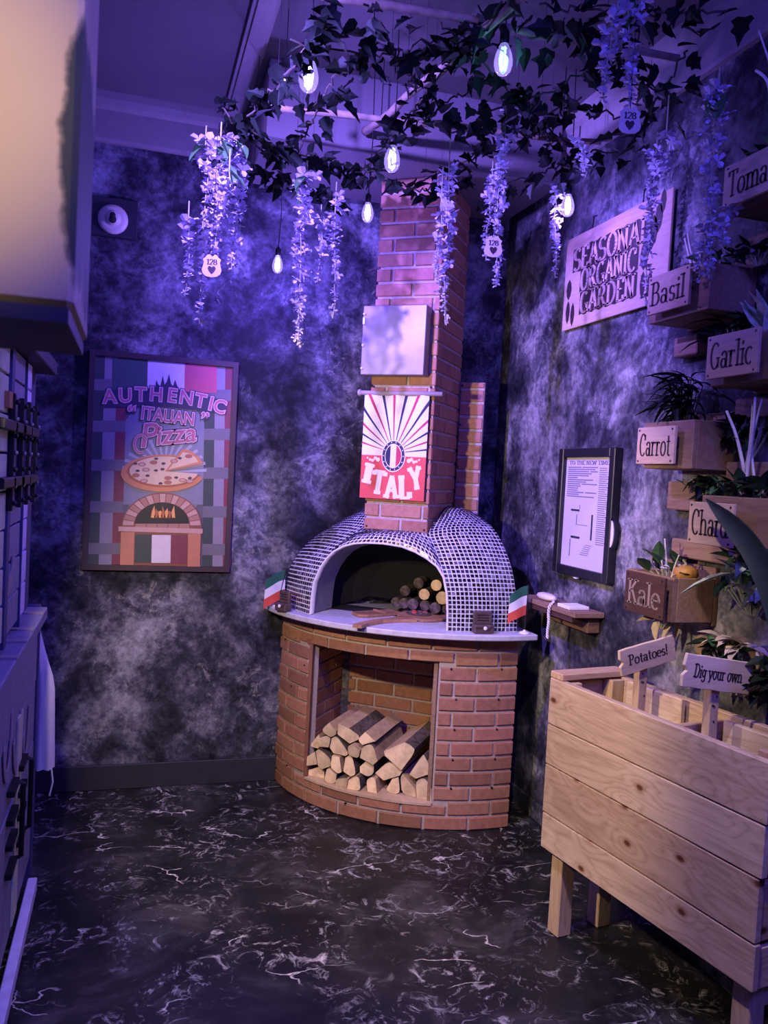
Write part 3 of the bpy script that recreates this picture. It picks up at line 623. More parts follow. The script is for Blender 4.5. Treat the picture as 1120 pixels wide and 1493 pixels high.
# arch lip, jamb tunnel and near-black inside
lip = MB(); AP = [W(s, 0, z) for s, z in ARCH]
cenA = W(.32, 0, .12)
def off(p, k, w): d = (p-cenA); d = d-Wd*d.dot(Wd); return p+d.normalized()*k+Wd*w
rows = [[off(p, .003, .006) for p in AP], [off(p, .002, -.005) for p in AP], [off(p, -.006, -.005) for p in AP], [off(p, -.007, .03) for p in AP]]
lip.grid(rows).build('arch_lip', 'grout', oven, smooth=True)
tun = MB().grid([[off(p, -.004, .02) for p in AP], [off(p, -.006, .11) for p in AP], [off(p, -.018, .20) for p in AP]])
tun.build('mouth_lining', 'jamb', oven, smooth=True)
ins = MB().grid([[off(p, -.018, .20) for p in AP], [off(p, .03, .205) for p in AP], [off(p, .03, .27) for p in AP], [off(p, -.05, .37) for p in AP], [off(p, -.13, .415) for p in AP]])
ins.add([off(p, -.13, .415) for p in AP], [tuple(range(len(AP)))])
ins.obox(A0, U, Wd, Z3, (-.02, .205, .0005), (.67, .36, .002))
ins.build('oven_inside', 'nearblack', oven)
# chimney
CZ = 2.80-.865
ch = MB().obox(A0, U, Wd, Z3, (CW0+.006, CF+.006, .36), (CW1-.006, CF+CD, CZ)).build('chimney', 'mortar', oven); tag(ch, 'square red brick chimney')
ZB = .865+.385
flat_bricks(W(CW0, CF+.006, -.865), U, Z3, -Wd, CW1-CW0, ZB+.008, 2.795, ch, seed=11, proud=.008)
flat_bricks(W(CW1-.006, CF+.004, -.865), Wd, Z3, U, CD-.006, ZB+.008, 2.795, ch, half=True, seed=12, proud=.007)
flat_bricks(W(CW0+.006, CF+.004, -.865), Wd, Z3, -U, CD-.006, ZB+.008, 2.795, ch, half=True, seed=13, proud=.007)
for s, z in ((CW0+.014, .41), (CW1-.014, .41), (CW0+.014, .99), (CW1-.014, .995), (CW0+.014, 1.03), (CW1-.02, 1.03), (CW0+.014, 1.55), (CW1-.014, 1.55)):
    MB().lathe([(.0045, 0), (.0045, .003), (.002, .0045)], W(s, CF-.003, z), -Wd, 8).build('screw', 'black', ch)
# brick panel in the corner right of the chimney
bp = thing('brick_panel', 'narrow brick panel standing in the corner beside the chimney', 'panel', W(.56, .50, 0))
bpb = MB().obox(A0, U, Wd, Z3, (.502, .495, .0), (.617, .515, 1.10)).build('board', 'mortar', bp)
flat_bricks(W(.504, .495, -.865), U, Z3, -Wd, .111, .865+.30, .865+1.098, bp, seed=21, pl=.30, proud=.007)
for z in (.50, .70, .90, 1.085): MB().lathe([(.0045, 0), (.0045, .003), (.002, .0045)], W(.512, .487, z), -Wd, 8).build('screw', 'black', bp)

# ------------------------------------------------------------------ firewood
def log_profile(kind, r):
    """points with flag: 1 = edge starting here is bark"""
    if kind == 'D': P = arc(0, 0, r, r*.82, 0, 180, 8); fl = [1]*8+[0]
    elif kind == 'Q': P = [(0, 0)]+arc(0, 0, r*1.3, r*1.2, 35, 125, 6); fl = [0]+[1]*6+[0]
    elif kind == 'T': P = [(-r*.9, 0), (r*.9, r*.1), (r*.15, r*1.25)]; fl = [0, 1, 0]
    elif kind == 'P': P = [(-r*.8, -r*.35), (r*.8, -r*.45), (r*.75, r*.5), (-r*.55, r*.55)]; fl = [0, 0, 1, 0]
    else: P = circ(0, 0, r, r, 12); fl = [1]*12
    cx = sum(p[0] for p in P)/len(P); cy = sum(p[1] for p in P)/len(P)
    return [(p[0]-cx, p[1]-cy) for p in P], fl
def make_log(kind, r, rot, pos, ax, ex, length, label, group, name='firewood_log', ends='endgrain'):
    P, fl = log_profile(kind, r); c, s = math.cos(math.radians(rot)), math.sin(math.radians(rot))
    P = [(p[0]*c-p[1]*s, p[0]*s+p[1]*c) for p in P]; n = len(P); ex, ax, pos = Vector(ex), Vector(ax), Vector(pos); mb = MB(); rings = []
    for j, t in enumerate((0, .35, .7, 1)):
        o = pos+ax*length*t+ex*random.uniform(-.003, .003)*(t > 0)+Z3*random.uniform(-.002, .002)*(t > 0)
        rings.append([o+ex*p[0]*(1+random.uniform(-.05, .05)*(t > 0))+Z3*p[1]*(1+random.uniform(-.05, .05)*(t > 0)) for p in P])
    mb.v = [p for r_ in rings for p in r_]
    mb.f.append(tuple(range(n))[::-1]); mb.m.append(0); mb.f.append(tuple(3*n+i for i in range(n))); mb.m.append(0)
    for j in range(3):
        for i in range(n):
            mb.f.append((j*n+i, j*n+(i+1) % n, (j+1)*n+(i+1) % n, (j+1)*n+i)); mb.m.append(2 if fl[i] else 1)
    return tag(mb.build(name, [ends, 'split', 'bark']), label, 'log', group)
def wf(s): return -.002-.052*(1-((s-.3065)/.3065)**2)
G1 = 'split logs stacked in the brick niche'
SITES = [(.048, .145), (.128, .152), (.205, .146), (.275, .138), (.345, .150), (.420, .142), (.495, .155), (.030, .206), (.095, .220), (.165, .212), (.232, .205), (.300, .212), (.385, .215), (.535, .240),
         (.035, .275), (.088, .295), (.168, .282), (.245, .288), (.322, .275), (.440, .300), (.120, .352), (.205, .352), (.290, .350), (.575, .165)]
PILE = [(.008, .119), (.603, .119), (.600, .235), (.560, .305), (.500, .350), (.420, .372), (.345, .340), (.280, .380), (.205, .372), (.120, .395), (.070, .340), (.012, .290)]
def clip(poly, px_, py_, nx, ny):          # keep the side where (p-p0).n <= 0
    out = []
    for (ax, ay), (bx, by) in zip(poly, poly[1:]+poly[:1]):
        da, db = (ax-px_)*nx+(ay-py_)*ny, (bx-px_)*nx+(by-py_)*ny
        if da <= 0: out.append((ax, ay))
        if da*db < 0: k = da/(da-db); out.append((ax+(bx-ax)*k, ay+(by-ay)*k))
    return out
def logs_in_niche():
    rl = random.Random(41); WT = [rl.uniform(-1, 1) for _ in SITES]
    for i, (sx, sz) in enumerate(SITES):
        P = PILE
        for j, (tx, tz) in enumerate(SITES):
            if i == j: continue
            dx, dz = tx-sx, tz-sz; l = math.hypot(dx, dz); g_ = .0030/l; wt = (WT[i]-WT[j])*.10
            P = clip(P, sx+dx*(.5+wt-g_), sz+dz*(.5+wt-g_), dx/l, dz/l)
        # split one corner off so that the outline is not a plain cell, then mark a barky run of edges
        th = rl.uniform(.15, 1.4) if rl.random() < .5 else rl.uniform(1.75, 3.0); ext = max((p[0]-sx)*math.cos(th)+(p[1]-sz)*math.sin(th) for p in P)
        P = clip(P, sx+math.cos(th)*ext*.42, sz+math.sin(th)*ext*.42, math.cos(th), math.sin(th))
        n = len(P); k0 = rl.randrange(n); cx = sum(p[0] for p in P)/n; cy = sum(p[1] for p in P)/n; Q_ = []
        for k, p in enumerate(P):
            if (k-k0) % n < 2:
                a_, b_ = P[k-1], P[(k+1) % n]; f_ = .28
                Q_ += [(p[0]+(a_[0]-p[0])*f_, p[1]+(a_[1]-p[1])*f_, 1), (p[0]+(a_[0]+b_[0]-2*p[0])*.09, p[1]+(a_[1]+b_[1]-2*p[1])*.09, 1), (p[0]+(b_[0]-p[0])*f_, p[1]+(b_[1]-p[1])*f_, 1)]
            else: Q_.append((p[0], p[1], 0))
        area = abs(sum(Q_[k][0]*Q_[k-1][1]-Q_[k-1][0]*Q_[k][1] for k in range(len(Q_))))/2
        m = len(Q_); w0 = wf(sx)+rl.uniform(0, .045); w1 = .33; mb = MB(); rings = []
        for t in (0, .3, .65, 1):
            sh_ = 1-.05*t*rl.random()
            rings.append([Q(cx+(p[0]-cx)*sh_, w0+(w1-w0)*t, cy+(p[1]-cy)*sh_) for p in Q_])
        mb.v = [v for r_ in rings for v in r_]
        mb.f += [tuple(range(m))[::-1], tuple(3*m+k for k in range(m))]; mb.m += [0, 0]
        for j in range(3):
            for k in range(m): mb.f.append((j*m+k, j*m+(k+1) % m, (j+1)*m+(k+1) % m, (j+1)*m+k)); mb.m.append(2 if Q_[k][2] else 1)
        rown = 'bottom row' if sz < .175 else 'second row' if sz < .25 else 'third row' if sz < .31 else 'top'
        size = 'small' if area < .0042 else 'large' if area > .0066 else 'middling'
        tag(mb.build('firewood_log', ['endgrain', 'split', 'bark']), size+' split log with a pale cut end, '+rown+' of the niche stack', 'log', G1)
logs_in_niche()
# logs inside the oven; dark bark colour on some ends paints in the shade
G2 = 'round logs stacked inside the oven'
for s, w, z, r in ((.445, .29, .104, .026), (.497, .30, .150, .026), (.408, .31, .150, .025), (.535, .28, .098, .030), (.335, .34, .104, .025), (.39, .30, .052, .026), (.445, .31, .050, .025), (.50, .29, .047, .026), (.555, .31, .046, .026), (.34, .32, .048, .025), (.295, .33, .046, .024)):
    make_log('R', r, random.uniform(0, 90), W(s, w-.02, z), Wd, U, .09, 'round cut log in the stack inside the oven mouth' if z > .06 else 'round log with its end darkened for shade in the bottom row inside the oven mouth', G2, ends='endgrain' if z > .06 and s > .42 else 'bark')

# ------------------------------------------------------------------ things on the counter
ZK = .8655
def counter_pt(s, w): p = W(s, w, 0); p.z = ZK; return p
# long-handled peel: round blade inside, handle towards the room
hd = Vector((-.36, -.93, 0)); pl = thing('pizza_peel', 'long-handled wooden pizza peel reaching out of the oven mouth', 'peel', counter_pt(.45, .28))
pe = U*.18+Wd*.98; pe.normalize(); px_ = Vector((pe.y, -pe.x, 0))
blade = [(math.sin(math.radians(a))*.115, .05+math.cos(math.radians(a))*.135) for a in range(-150, 151, 15)]
ho = counter_pt(.445, .20)
MB().prism(blade, ho, px_, pe, Z3, 0, .013).build('blade', 'peel', pl, bevel=.003)
hp = [counter_pt(.300, -.178)+Z3*.008, counter_pt(.305, -.10)+Z3*.008, counter_pt(.335, .0)+Z3*.008, counter_pt(.385, .08)+Z3*.008, counter_pt(.42, .14)+Z3*.007]
mb = MB()
for a, b, w0, w1 in zip(hp, hp[1:], (.021, .019, .020, .028), (.019, .020, .028, .055)):
    t = (b-a).normalized(); nn = Vector((t.y, -t.x, 0))
    mb.add([a+nn*w0-Z3*.007, a-nn*w0-Z3*.007, b-nn*w1-Z3*.007, b+nn*w1-Z3*.007, a+nn*w0+Z3*.006, a-nn*w0+Z3*.006, b-nn*w1+Z3*.006, b+nn*w1+Z3*.006],
           [(3, 2, 1, 0), (4, 5, 6, 7), (0, 1, 5, 4), (1, 2, 6, 5), (2, 3, 7, 6), (3, 0, 4, 7)])
mb.build('handle', 'peel', pl)
# toppings left on the peel
cr = thing('flatbread', 'dark brown flatbread lying on the round peel blade', 'bread', counter_pt(.40, .27)+Z3*.0135)
MB().prism(circ(0, 0, .062, .05, 14), counter_pt(.43, .25), px_, pe, Z3, .0135, .020).build('crust', 'choc', cr, bevel=.003)
for i in range(7):
    a = i*.9; MB().lathe([(.012, 0), (.013, .004), (.008, .006)], counter_pt(.43, .25)+px_*math.cos(a)*.035+pe*math.sin(a)*.028+Z3*.020, Z3, 8).build('topping', 'red' if i % 2 else 'bark', cr)
# second board lying further in
bd = thing('serving_board', 'short wooden serving board beside the long-handled peel', 'board', counter_pt(.21, .12))
be = U*.55+Wd*.83; be.normalize(); bx_ = Vector((be.y, -be.x, 0))
MB().prism([(-.045, -.02), (.03, -.035), (.055, 0), (.055, .20), (-.045, .20)], counter_pt(.20, .11), bx_, be, Z3, 0, .014).build('plank', 'peel', bd, bevel=.003)
MB().prism([(-.045, .0), (.055, .0), (.055, .012), (-.045, .012)], counter_pt(.20, .11)+be*.10, bx_, be, Z3, .014, .019).build('batten', 'peel', bd)
# small flags
def flag(loc, label, fly, h, size, lean):
    t = thing('hand_flag', label, 'flag', loc); loc = Vector(loc); tip = loc+Vector((lean[0], lean[1], h))
    MB().lathe([(.022, 0), (.022, .004), (.006, .010), (.004, .016)], loc, Z3, 14).build('foot', 'white', t)
    MB().tube([loc+Z3*.008, loc.lerp(tip, .5), tip], .0028, 6).build('stick', 'black', t)
    fly = Vector(fly).normalized(); hh, ll = size
    for k, m_ in enumerate(('flaggreen', 'white', 'flagred')):
        mb = MB(); f0 = tip; rows = []
        for th in (-.0006, .0006):
            g = []
            for j in range(4):
                t_ = (k+j/3)/3; q = []
                for i in range(7):
                    s_ = i/6
                    q.append(f0-Z3*(t_*hh)+fly*(s_*ll)-Z3*(.35*s_*ll*(.4+.8*s_))+fly.cross(Z3)*(math.sin(s_*6+t_*2)*.008*s_+th))
                g.append(q)
            rows.append(g)
        mb.grid(rows[0]); mb.grid(rows[1]); mb.grid([rows[0][0], rows[1][0]]); mb.grid([rows[0][-1], rows[1][-1]]); mb.grid([[r[-1] for r in rows[0]], [r[-1] for r in rows[1]]])
        mb.build('cloth_stripe', m_, t, smooth=True)
    return t
flag((.672, 3.80, ZK), 'small Italian flag by the dome side facing the poster', (-.75, -.3, 0), .170, (.135, .105), (.035, .01))
flag((1.618, 3.135, ZK), 'small Italian flag by the dome side facing the framed sheet', (-1, -.12, 0), .205, (.125, .088), (.006, 0))
# carved wooden blocks
def block(loc, ex, label, w=.086, d=.045, h=.092):
    ex = Vector(ex).normalized(); ey = Vector((-ex.y, ex.x, 0)); t = thing('card_holder', label, 'ornament', loc); loc = Vector(loc)
    MB().obox(loc, ex, ey, Z3, (0, 0, 0), (w, d, h*.40)).build('body', 'choc', t, bevel=.005)
    MB().obox(loc, ex, ey, Z3, (.002, d*.55, h*.38), (w-.002, d*.95, h)).build('back_board', 'choc', t, bevel=.004)
    sw = [(w*.02, h*.36), (w*.35, h*.36), (w*.62, h*.26), (w*.85, h*.42), (w*.98, h*.43), (w*.98, h*.36), (w*.84, h*.34), (w*.62, h*.18), (w*.33, h*.29), (w*.02, h*.29)]
    MB().prism(sw, loc, ex, Z3, -ey, 0, .004).build('carved_wave', 'choc', t)
    MB().lathe([(.008, 0), (.008, .004), (.004, .006)], loc+ex*w*.52+Z3*h*.27-ey*.001, -ey, 10).build('stud', 'white', t)
    for k in range(3): MB().obox(loc, ex, ey, Z3, (w*.2, d*.53, h*(.56+.12*k)), (w*.8, d*.55, h*(.60+.12*k))).build('carved_line', 'nearblack', t)
    return t
block((1.385, 3.125, ZK), (1, -.07, 0), 'dark carved wooden block before the dome by the framed sheet side')
block((.640, 3.690, ZK), (.55, -.83, 0), 'dark carved wooden block before the dome by the poster side', .07)

# ------------------------------------------------------------------ chimney front: steel panel and banner
vp = thing('steel_panel', 'square steel access panel fixed to the chimney above the banner', 'panel', W(.32, CF-.03, 1.07))
MB().obox(A0, U, Wd, Z3, (.172, CF-.075, 1.072), (.462, CF-.004, 1.371)).build('box', 'metal', vp, bevel=.003)
for z in (1.335, 1.30, 1.20, 1.10):
    MB().lathe([(.005, 0), (.005, .003), (.002, .004)], W(.178, CF-.077, z), -Wd, 8).build('rivet', 'white', vp)
MB().obox(A0, U, Wd, Z3, (.174, CF-.082, 1.29), (.184, CF-.075, 1.32)).build('latch', 'white', vp)
bn = thing('italy_banner', 'red and white striped banner hanging from a dowel on the chimney', 'banner', W(.33, CF-.03, .53))
BZ = .535; BW, BH = .30, .47; BO = W(.178, CF-.022, BZ)
MB().tube([W(.150, CF-.020, .999), W(.535, CF-.020, .999)], .0105, 12).build('dowel', 'trim', bn, smooth=True)
MB().lathe([(.014, 0), (.016, .006), (.014, .014)], W(.146, CF-.020, .999), U, 12).build('dowel_knob', 'trim', bn, smooth=True)
def bq(x, y, d=0.0):   # banner surface: gentle folds
    return BO+U*x+Z3*y-Wd*(.0055*math.sin(x*52)*(.06+.94*(y/BH)**1.6)+d)
rows = [[bq(BW*i/24, BH*j/12) for i in range(25)] for j in range(13)]
r2 = [[p+Wd*.002 for p in r] for r in rows]
MB().grid(rows).grid(r2).grid([rows[0], r2[0]]).grid([rows[-1], r2[-1]]).grid([[r[0] for r in rows], [r[0] for r in r2]]).grid([[r[-1] for r in rows], [r[-1] for r in r2]]).build('cloth', 'white', bn, smooth=True)
def bpoly(poly, d, mb):      # fill polygon on the banner, subdivided strip-wise for quads
    mb.add([bq(p[0], p[1], d) for p in poly], [tuple(range(len(poly)))])
red = MB().grid([[bq(BW*i/24, BH*.405*j/4, .0012) for i in range(25)] for j in range(5)]).build('red_field', 'red', bn, smooth=True)
ec = (BW*.5, BH*.43)
mbs = {'navy': MB(), 'crimson': MB()}
for k, a in enumerate(range(8, 176, 12)):
    a = a+.0; m_ = 'navy' if k % 2 == 0 else 'crimson'
    def ray_end(ang):
        c, s = math.cos(math.radians(ang)), math.sin(math.radians(ang)); t = 9
        if c > 1e-6: t = min(t, (BW-ec[0])/c)
        if c < -1e-6: t = min(t, ec[0]/-c)
        if s > 1e-6: t = min(t, (BH-.012-ec[1])/s)
        return c, s, t
    for da, wd_ in ((0, 2.7),):
        seg = 8
        for i in range(seg):
            q = []
            for ang, o in ((a-wd_/2*1, 0), (a+wd_/2*1, 0)):
                c, s, t = ray_end(ang); q.append((c, s, t))
            f0, f1 = .14+.86*i/seg, .14+.86*(i+1)/seg
            P = [(ec[0]+q[0][0]*q[0][2]*f0, ec[1]+q[0][1]*q[0][2]*f0), (ec[0]+q[0][0]*q[0][2]*f1, ec[1]+q[0][1]*q[0][2]*f1), (ec[0]+q[1][0]*q[1][2]*f1, ec[1]+q[1][1]*q[1][2]*f1), (ec[0]+q[1][0]*q[1][2]*f0, ec[1]+q[1][1]*q[1][2]*f0)]
            bpoly(P, .0016, mbs[m_])
for k, m_ in mbs.items(): m_.build('printed_rays', k, bn)
def oval(rx, ry, d, col, name, n=20): 
    mb = MB(); mb.add([bq(ec[0], ec[1]-.012, d)]+[bq(ec[0]+rx*math.cos(2*math.pi*i/n), ec[1]-.012+ry*math.sin(2*math.pi*i/n), d) for i in range(n)], [(0, 1+i, 1+(i+1) % n) for i in range(n)]); mb.build(name, col, bn)
oval(.056, .071, .0022, 'white', 'emblem_rim'); oval(.052, .066, .0028, 'navy', 'emblem_band'); oval(.040, .054, .0036, 'white', 'emblem_centre')
for i in range(14):
    a = 2*math.pi*i/14; mb = MB(); cx_, cy_ = ec[0]+.046*math.cos(a), ec[1]-.012+.060*math.sin(a)
    mb.add([bq(cx_+.0028*math.cos(t*1.2566), cy_+.0028*math.sin(t*1.2566), .0036) for t in range(5)], [(0, 1, 2, 3, 4)]); mb.build('printed_star', 'white', bn)
for sgn, col in ((-1, 'navy'), (1, 'crimson')):
    pts = [(ec[0]+sgn*.0135, ec[1]-.012-.048)]+[(ec[0]+sgn*.037*math.cos(math.radians(t)), ec[1]-.012+.050*math.sin(math.radians(t))) for t in range(-66, 67, 22)]+[(ec[0]+sgn*.0135, ec[1]-.012+.048)]
    mb = MB(); bpoly(pts, .0044, mb); mb.build('emblem_stripe', col, bn)
for sgn in (-1, 1):
    for k in range(5):
        mb = MB(); cx_, cy_ = ec[0]+sgn*(.072+.012*k), ec[1]-.030+.006*math.sin(k*2.0); rr = .010-.0013*k
        bpoly([(cx_+rr*math.cos(t), cy_+rr*math.sin(t)) for t in (0, 1.05, 2.1, 3.14, 4.2, 5.2)], .0020, mb); mb.build('printed_scroll', 'white', bn)
mb = MB(); cxs = [.028, .082, .150, .213, .268]; lift = [.066, .020, .006, .010, .050]; hh = [.088, .100, .096, .098, .098]; rotl = [-10, -6, 0, 4, 12]
for chh, x_, y_, h_, ro in zip('ITALY', cxs, lift, hh, rotl):
    polys, adv = text_polys(chh, .26, .13, .05 if chh in 'TAI' else .02); sx = .056/adv if chh != 'I' else .044/adv; c, s = math.cos(math.radians(ro)), math.sin(math.radians(ro))
    for q in polys:
        P = []
        for p in q:
            a_, b_ = p[0]*sx-adv*sx/2, p[1]*h_; P.append((x_+a_*c-b_*s, y_+a_*s+b_*c))
        bpoly(P, .0022, mb)
mb.build('lettering', 'white', bn)

# ------------------------------------------------------------------ poster on the back wall
PX0, PX1, PZ0, PZ1 = -.190, .445, 1.02, 1.981
po = thing('pizza_poster', 'framed poster of a pizza above a brick oven on the back wall', 'poster', ((PX0+PX1)/2, YB, PZ0))
PC = {}
def pc(name, col):
    if name not in M: M[name] = plain(name, col, 0.55, var=0.06)
    return name
fr = MB(); fw = .016
fr.box((PX0-.008, YB-.03, PZ0-.008), (PX0+fw, YB-.001, PZ1+.008)); fr.box((PX1-fw, YB-.03, PZ0-.008), (PX1+.008, YB-.001, PZ1+.008))
fr.box((PX0+fw, YB-.03, PZ0-.008), (PX1-fw, YB-.001, PZ0+fw)); fr.box((PX0+fw, YB-.03, PZ1-fw), (PX1-fw, YB-.001, PZ1+.008))
fr.build('frame', pc('dark_poster_frame', (.045, .022, .030)), po)
MB().box((PX0+.004, YB-.018, PZ0+.004), (PX1-.004, YB-.002, PZ1-.004)).build('sheet', pc('poster_ground', (0.1, 0.1, 0.14)), po)
PO = Vector((PX0, YB-.0185, PZ0)); PN = Vector((0, -1, 0)); PWd, PHt = PX1-PX0, PZ1-PZ0
def pp(x, y):        # artwork coordinates (a 1066 x 1493 layout) to poster plane
    t = (y-95)/1300; l = 85-5*t; r = 990-45*t; u_ = (x-l)/(r-l); tp = 55+80*u_; bt = 1395+15*u_; return (u_*PWd, (1-(y-tp)/(bt-tp))*PHt)
PD = [0.0006]
def art(name, col, polys, step=True):
    mb = MB()
    for p in polys: mb.flat([pp(*q) for q in p], PO, X3, Z3, PN, PD[0])
    if step: PD[0] += .00035
    return mb.build(name, col, po)
def rect(x0, y0, x1, y1): return [(x0, y0), (x1, y0), (x1, y1), (x0, y1)]
art('printed_glow', pc('poster_mid_blue', (0.2, 0.21, 0.28)), [circ(540, 720, 300, 400, 28)])
ribL, ribR = 100, 890
art('printed_ribbon', pc('poster_grey', (0.25, 0.225, 0.28)), [rect(165, 80, 240, 1375), rect(850, 150, 915, 1385)])
art('printed_ribbon', pc('poster_green', (0.035, 0.055, 0.055)), [rect(102, 70, 165, 1375), rect(785, 140, 850, 1385)])
art('printed_ribbon', pc('poster_red', (0.19, 0.035, 0.06)), [rect(240, 90, 300, 1375), rect(915, 160, 965, 1385)])
art('printed_band', pc('poster_band', (0.15, 0.14, 0.17)), [rect(104, y, 300, y+70) for y in (225, 480, 720, 980, 1240)]+[rect(785, y, 955, y+70) for y in (290, 530, 770, 1010, 1245)])
art('printed_glow', 'poster_mid_blue', [rect(300, 500, 785, 1000)])
rays = []
for a in range(-84, 90, 12):
    c0, s0 = math.sin(math.radians(a)), math.cos(math.radians(a)); c1, s1 = math.sin(math.radians(a+5)), math.cos(math.radians(a+5))
    rays.append([(545+60*c0, 800-60*s0), (545+260*c0, 800-215*s0), (545+260*c1, 800-215*s1), (545+60*c1, 800-60*s1)])
art('printed_rays', pc('poster_ray', (0.36, 0.37, 0.46)), rays)
art('printed_flag_band', pc('poster_flag_green', (0.05, 0.09, 0.1)), [rect(215, 100, 425, 290)])
art('printed_flag_band', pc('poster_flag_white', (.66, .60, .68)), [rect(425, 110, 655, 300)], False)
art('printed_flag_band', pc('poster_flag_red', (.50, .09, .14)), [rect(655, 125, 860, 310)])
art('printed_skyline', pc('poster_navy', (.035, .03, .075)), [[(470, 300)]+[(480+i*13, 270-(60 if i % 3 == 0 else 15)-random.uniform(0, 25)+abs(i-5)*6) for i in range(12)]+[(640, 305)]])
art('printed_shadow', 'poster_navy', [[(170, 400), (200, 290), (560, 275), (930, 360), (925, 440), (540, 395)]])
def word_layer(items, col, offset, d):
    mb = MB()
    for ch_, (cx, cy), size, rot, shear, stretch in items:
        vs, fs = font_mesh(ch_, size, offset, shear); c, s = math.cos(math.radians(rot)), math.sin(math.radians(rot)); x0, y0 = pp(cx, cy)
        mb.add([PO+X3*(x0+v.x*stretch*c-v.y*s)+Z3*(y0+v.x*stretch*s+v.y*c)+PN*d for v in vs], fs)
    return mb
auth = []; xs = [203, 295, 387, 480, 577, 665, 752, 818, 873]
for i, ch_ in enumerate('AUTHENTIC'):
    k = (xs[i]-550)/350; auth.append((ch_, (xs[i], 362+k*30+48*k*k-(8 if i < 1 else 0)), .087, -(3+9*k), 0, .95))
ital = [('ITALIAN', (555, 488), .080, -3.5, 0, .80), ('“', (330, 480), .095, -3, 0, .9), ('”', (785, 520), .095, -3, 0, .9)]
def cursive(): return [('P', (440, 640), .150, 9, .25, 1.0), ('izza', (610, 618), .122, 9, .2, 1.0)]
pc('poster_pink_edge', (.72, .50, .58)); pc('poster_pink', (.44, .13, .20))
for items in (auth, ital, cursive()):
    for col, off_ in (('poster_navy', .0085), ('poster_pink_edge', .0048), ('poster_pink', .0012)):
        word_layer(items, col, off_, PD[0]).build('lettering', col, po); PD[0] += .00035
# swash of the capital P
sw = arc(395, 625, 38, 55, 60, 330, 12)
for col, wd_ in (('poster_navy', 26), ('poster_pink_edge', 19), ('poster_pink', 12)):
    art('lettering_swash', col, [[(a[0]+(a[0]-395)/38*wd_/2, a[1]+(a[1]-625)/55*wd_/2), (b[0]+(b[0]-395)/38*wd_/2, b[1]+(b[1]-625)/55*wd_/2), (b[0]-(b[0]-395)/38*wd_/2, b[1]-(b[1]-625)/55*wd_/2), (a[0]-(a[0]-395)/38*wd_/2, a[1]-(a[1]-625)/55*wd_/2)] for a, b in zip(sw, sw[1:])])
# the pizza
art('printed_pizza', pc('poster_crust', (.55, .22, .10)), [[(545, 800)]+arc(535, 805, 255, 115, 12, 318, 36)])
art('printed_pizza', pc('poster_crust_edge', (.36, .11, .05)), [[(545, 795)]+arc(540, 795, 225, 97, 12, 318, 36)])
art('printed_pizza', pc('poster_cheese', (.66, .50, .34)), [[(545, 793)]+arc(543, 790, 212, 89, 12, 318, 36)])
art('printed_slice', 'poster_crust', [[(545, 795), (650, 655), (700, 665), (750, 700), (785, 745)]])
art('printed_slice', 'poster_cheese', [[(565, 783), (655, 675), (700, 685), (735, 710), (752, 735)]])
tops = [(365, 745), (405, 750), (490, 715), (475, 738), (380, 790), (430, 783), (490, 788), (370, 818), (440, 820), (420, 853), (520, 868), (565, 835), (615, 832), (655, 848), (700, 835), (565, 862), (530, 780), (600, 730), (635, 712), (690, 700), (535, 745), (700, 855)]
art('printed_topping', pc('poster_salami', (.36, .13, .10)), [circ(x, y, 24, 13, 10) for x, y in tops[1::2]])
art('printed_topping', pc('poster_salami_pale', (.50, .33, .30)), [circ(x, y, 17, 9, 10) for x, y in tops[1::4]])
art('printed_olive', 'poster_navy', [circ(x, y, 13, 8, 8) for x, y in tops[0::2]])
# the printed oven
art('printed_oven', pc('poster_brick_dark', (.22, .075, .05)), [[(290, 1375), (290, 1140)]+arc(535, 1140, 245, 215, 180, 360, 24)+[(780, 1140), (770, 1385)]])
vou = []
for i in range(17):
    a0, a1 = 180+i*180/17+.8, 180+(i+1)*180/17-.8
    P = lambda a, rx, ry: (535+rx*math.cos(math.radians(a)), 1130+ry*math.sin(math.radians(a)))
    vou.append([P(a0, 235, 198), P(a1, 235, 198), P(a1, 172, 142), P(a0, 172, 142)])
art('printed_brick', pc('poster_brick_pale', (.52, .32, .29)), vou[0::2], False); art('printed_brick', pc('poster_brick_mid', (.38, .19, .16)), vou[1::2])
art('printed_opening', pc('poster_black', (.012, .010, .012)), [arc(535, 1120, 165, 135, 180, 360, 20)])
fl = []
for i, x in enumerate(range(480, 610, 20)): fl.append([(x-14, 1080), (x-8, 1040), (x+(-6 if i % 2 else 6), 1005+(i % 3)*16), (x+10, 1045), (x+14, 1082)])
art('printed_flame', pc('poster_flame', (.75, .36, .12)), fl[0::2], False); art('printed_flame', pc('poster_flame_dark', (.40, .12, .06)), fl[1::2])
art('printed_brick', 'poster_brick_mid', [rect(375+i*66, 1118, 437+i*66, 1160) for i in range(5)])
art('printed_ledge', 'poster_brick_pale', [[(275, 1135), (785, 1150), (785, 1180), (275, 1165)]])
art('printed_pillar', pc('poster_terracotta', (.50, .20, .12)), [rect(290, 1170, 370, 1375)], False); art('printed_pillar', 'poster_terracotta', [rect(695, 1180, 772, 1385)])
art('printed_flag', 'poster_green', [rect(375, 1185, 475, 1360)], False); art('printed_flag', 'poster_flag_white', [rect(475, 1188, 590, 1362)], False); art('printed_flag', 'poster_red', [rect(590, 1190, 692, 1365)])

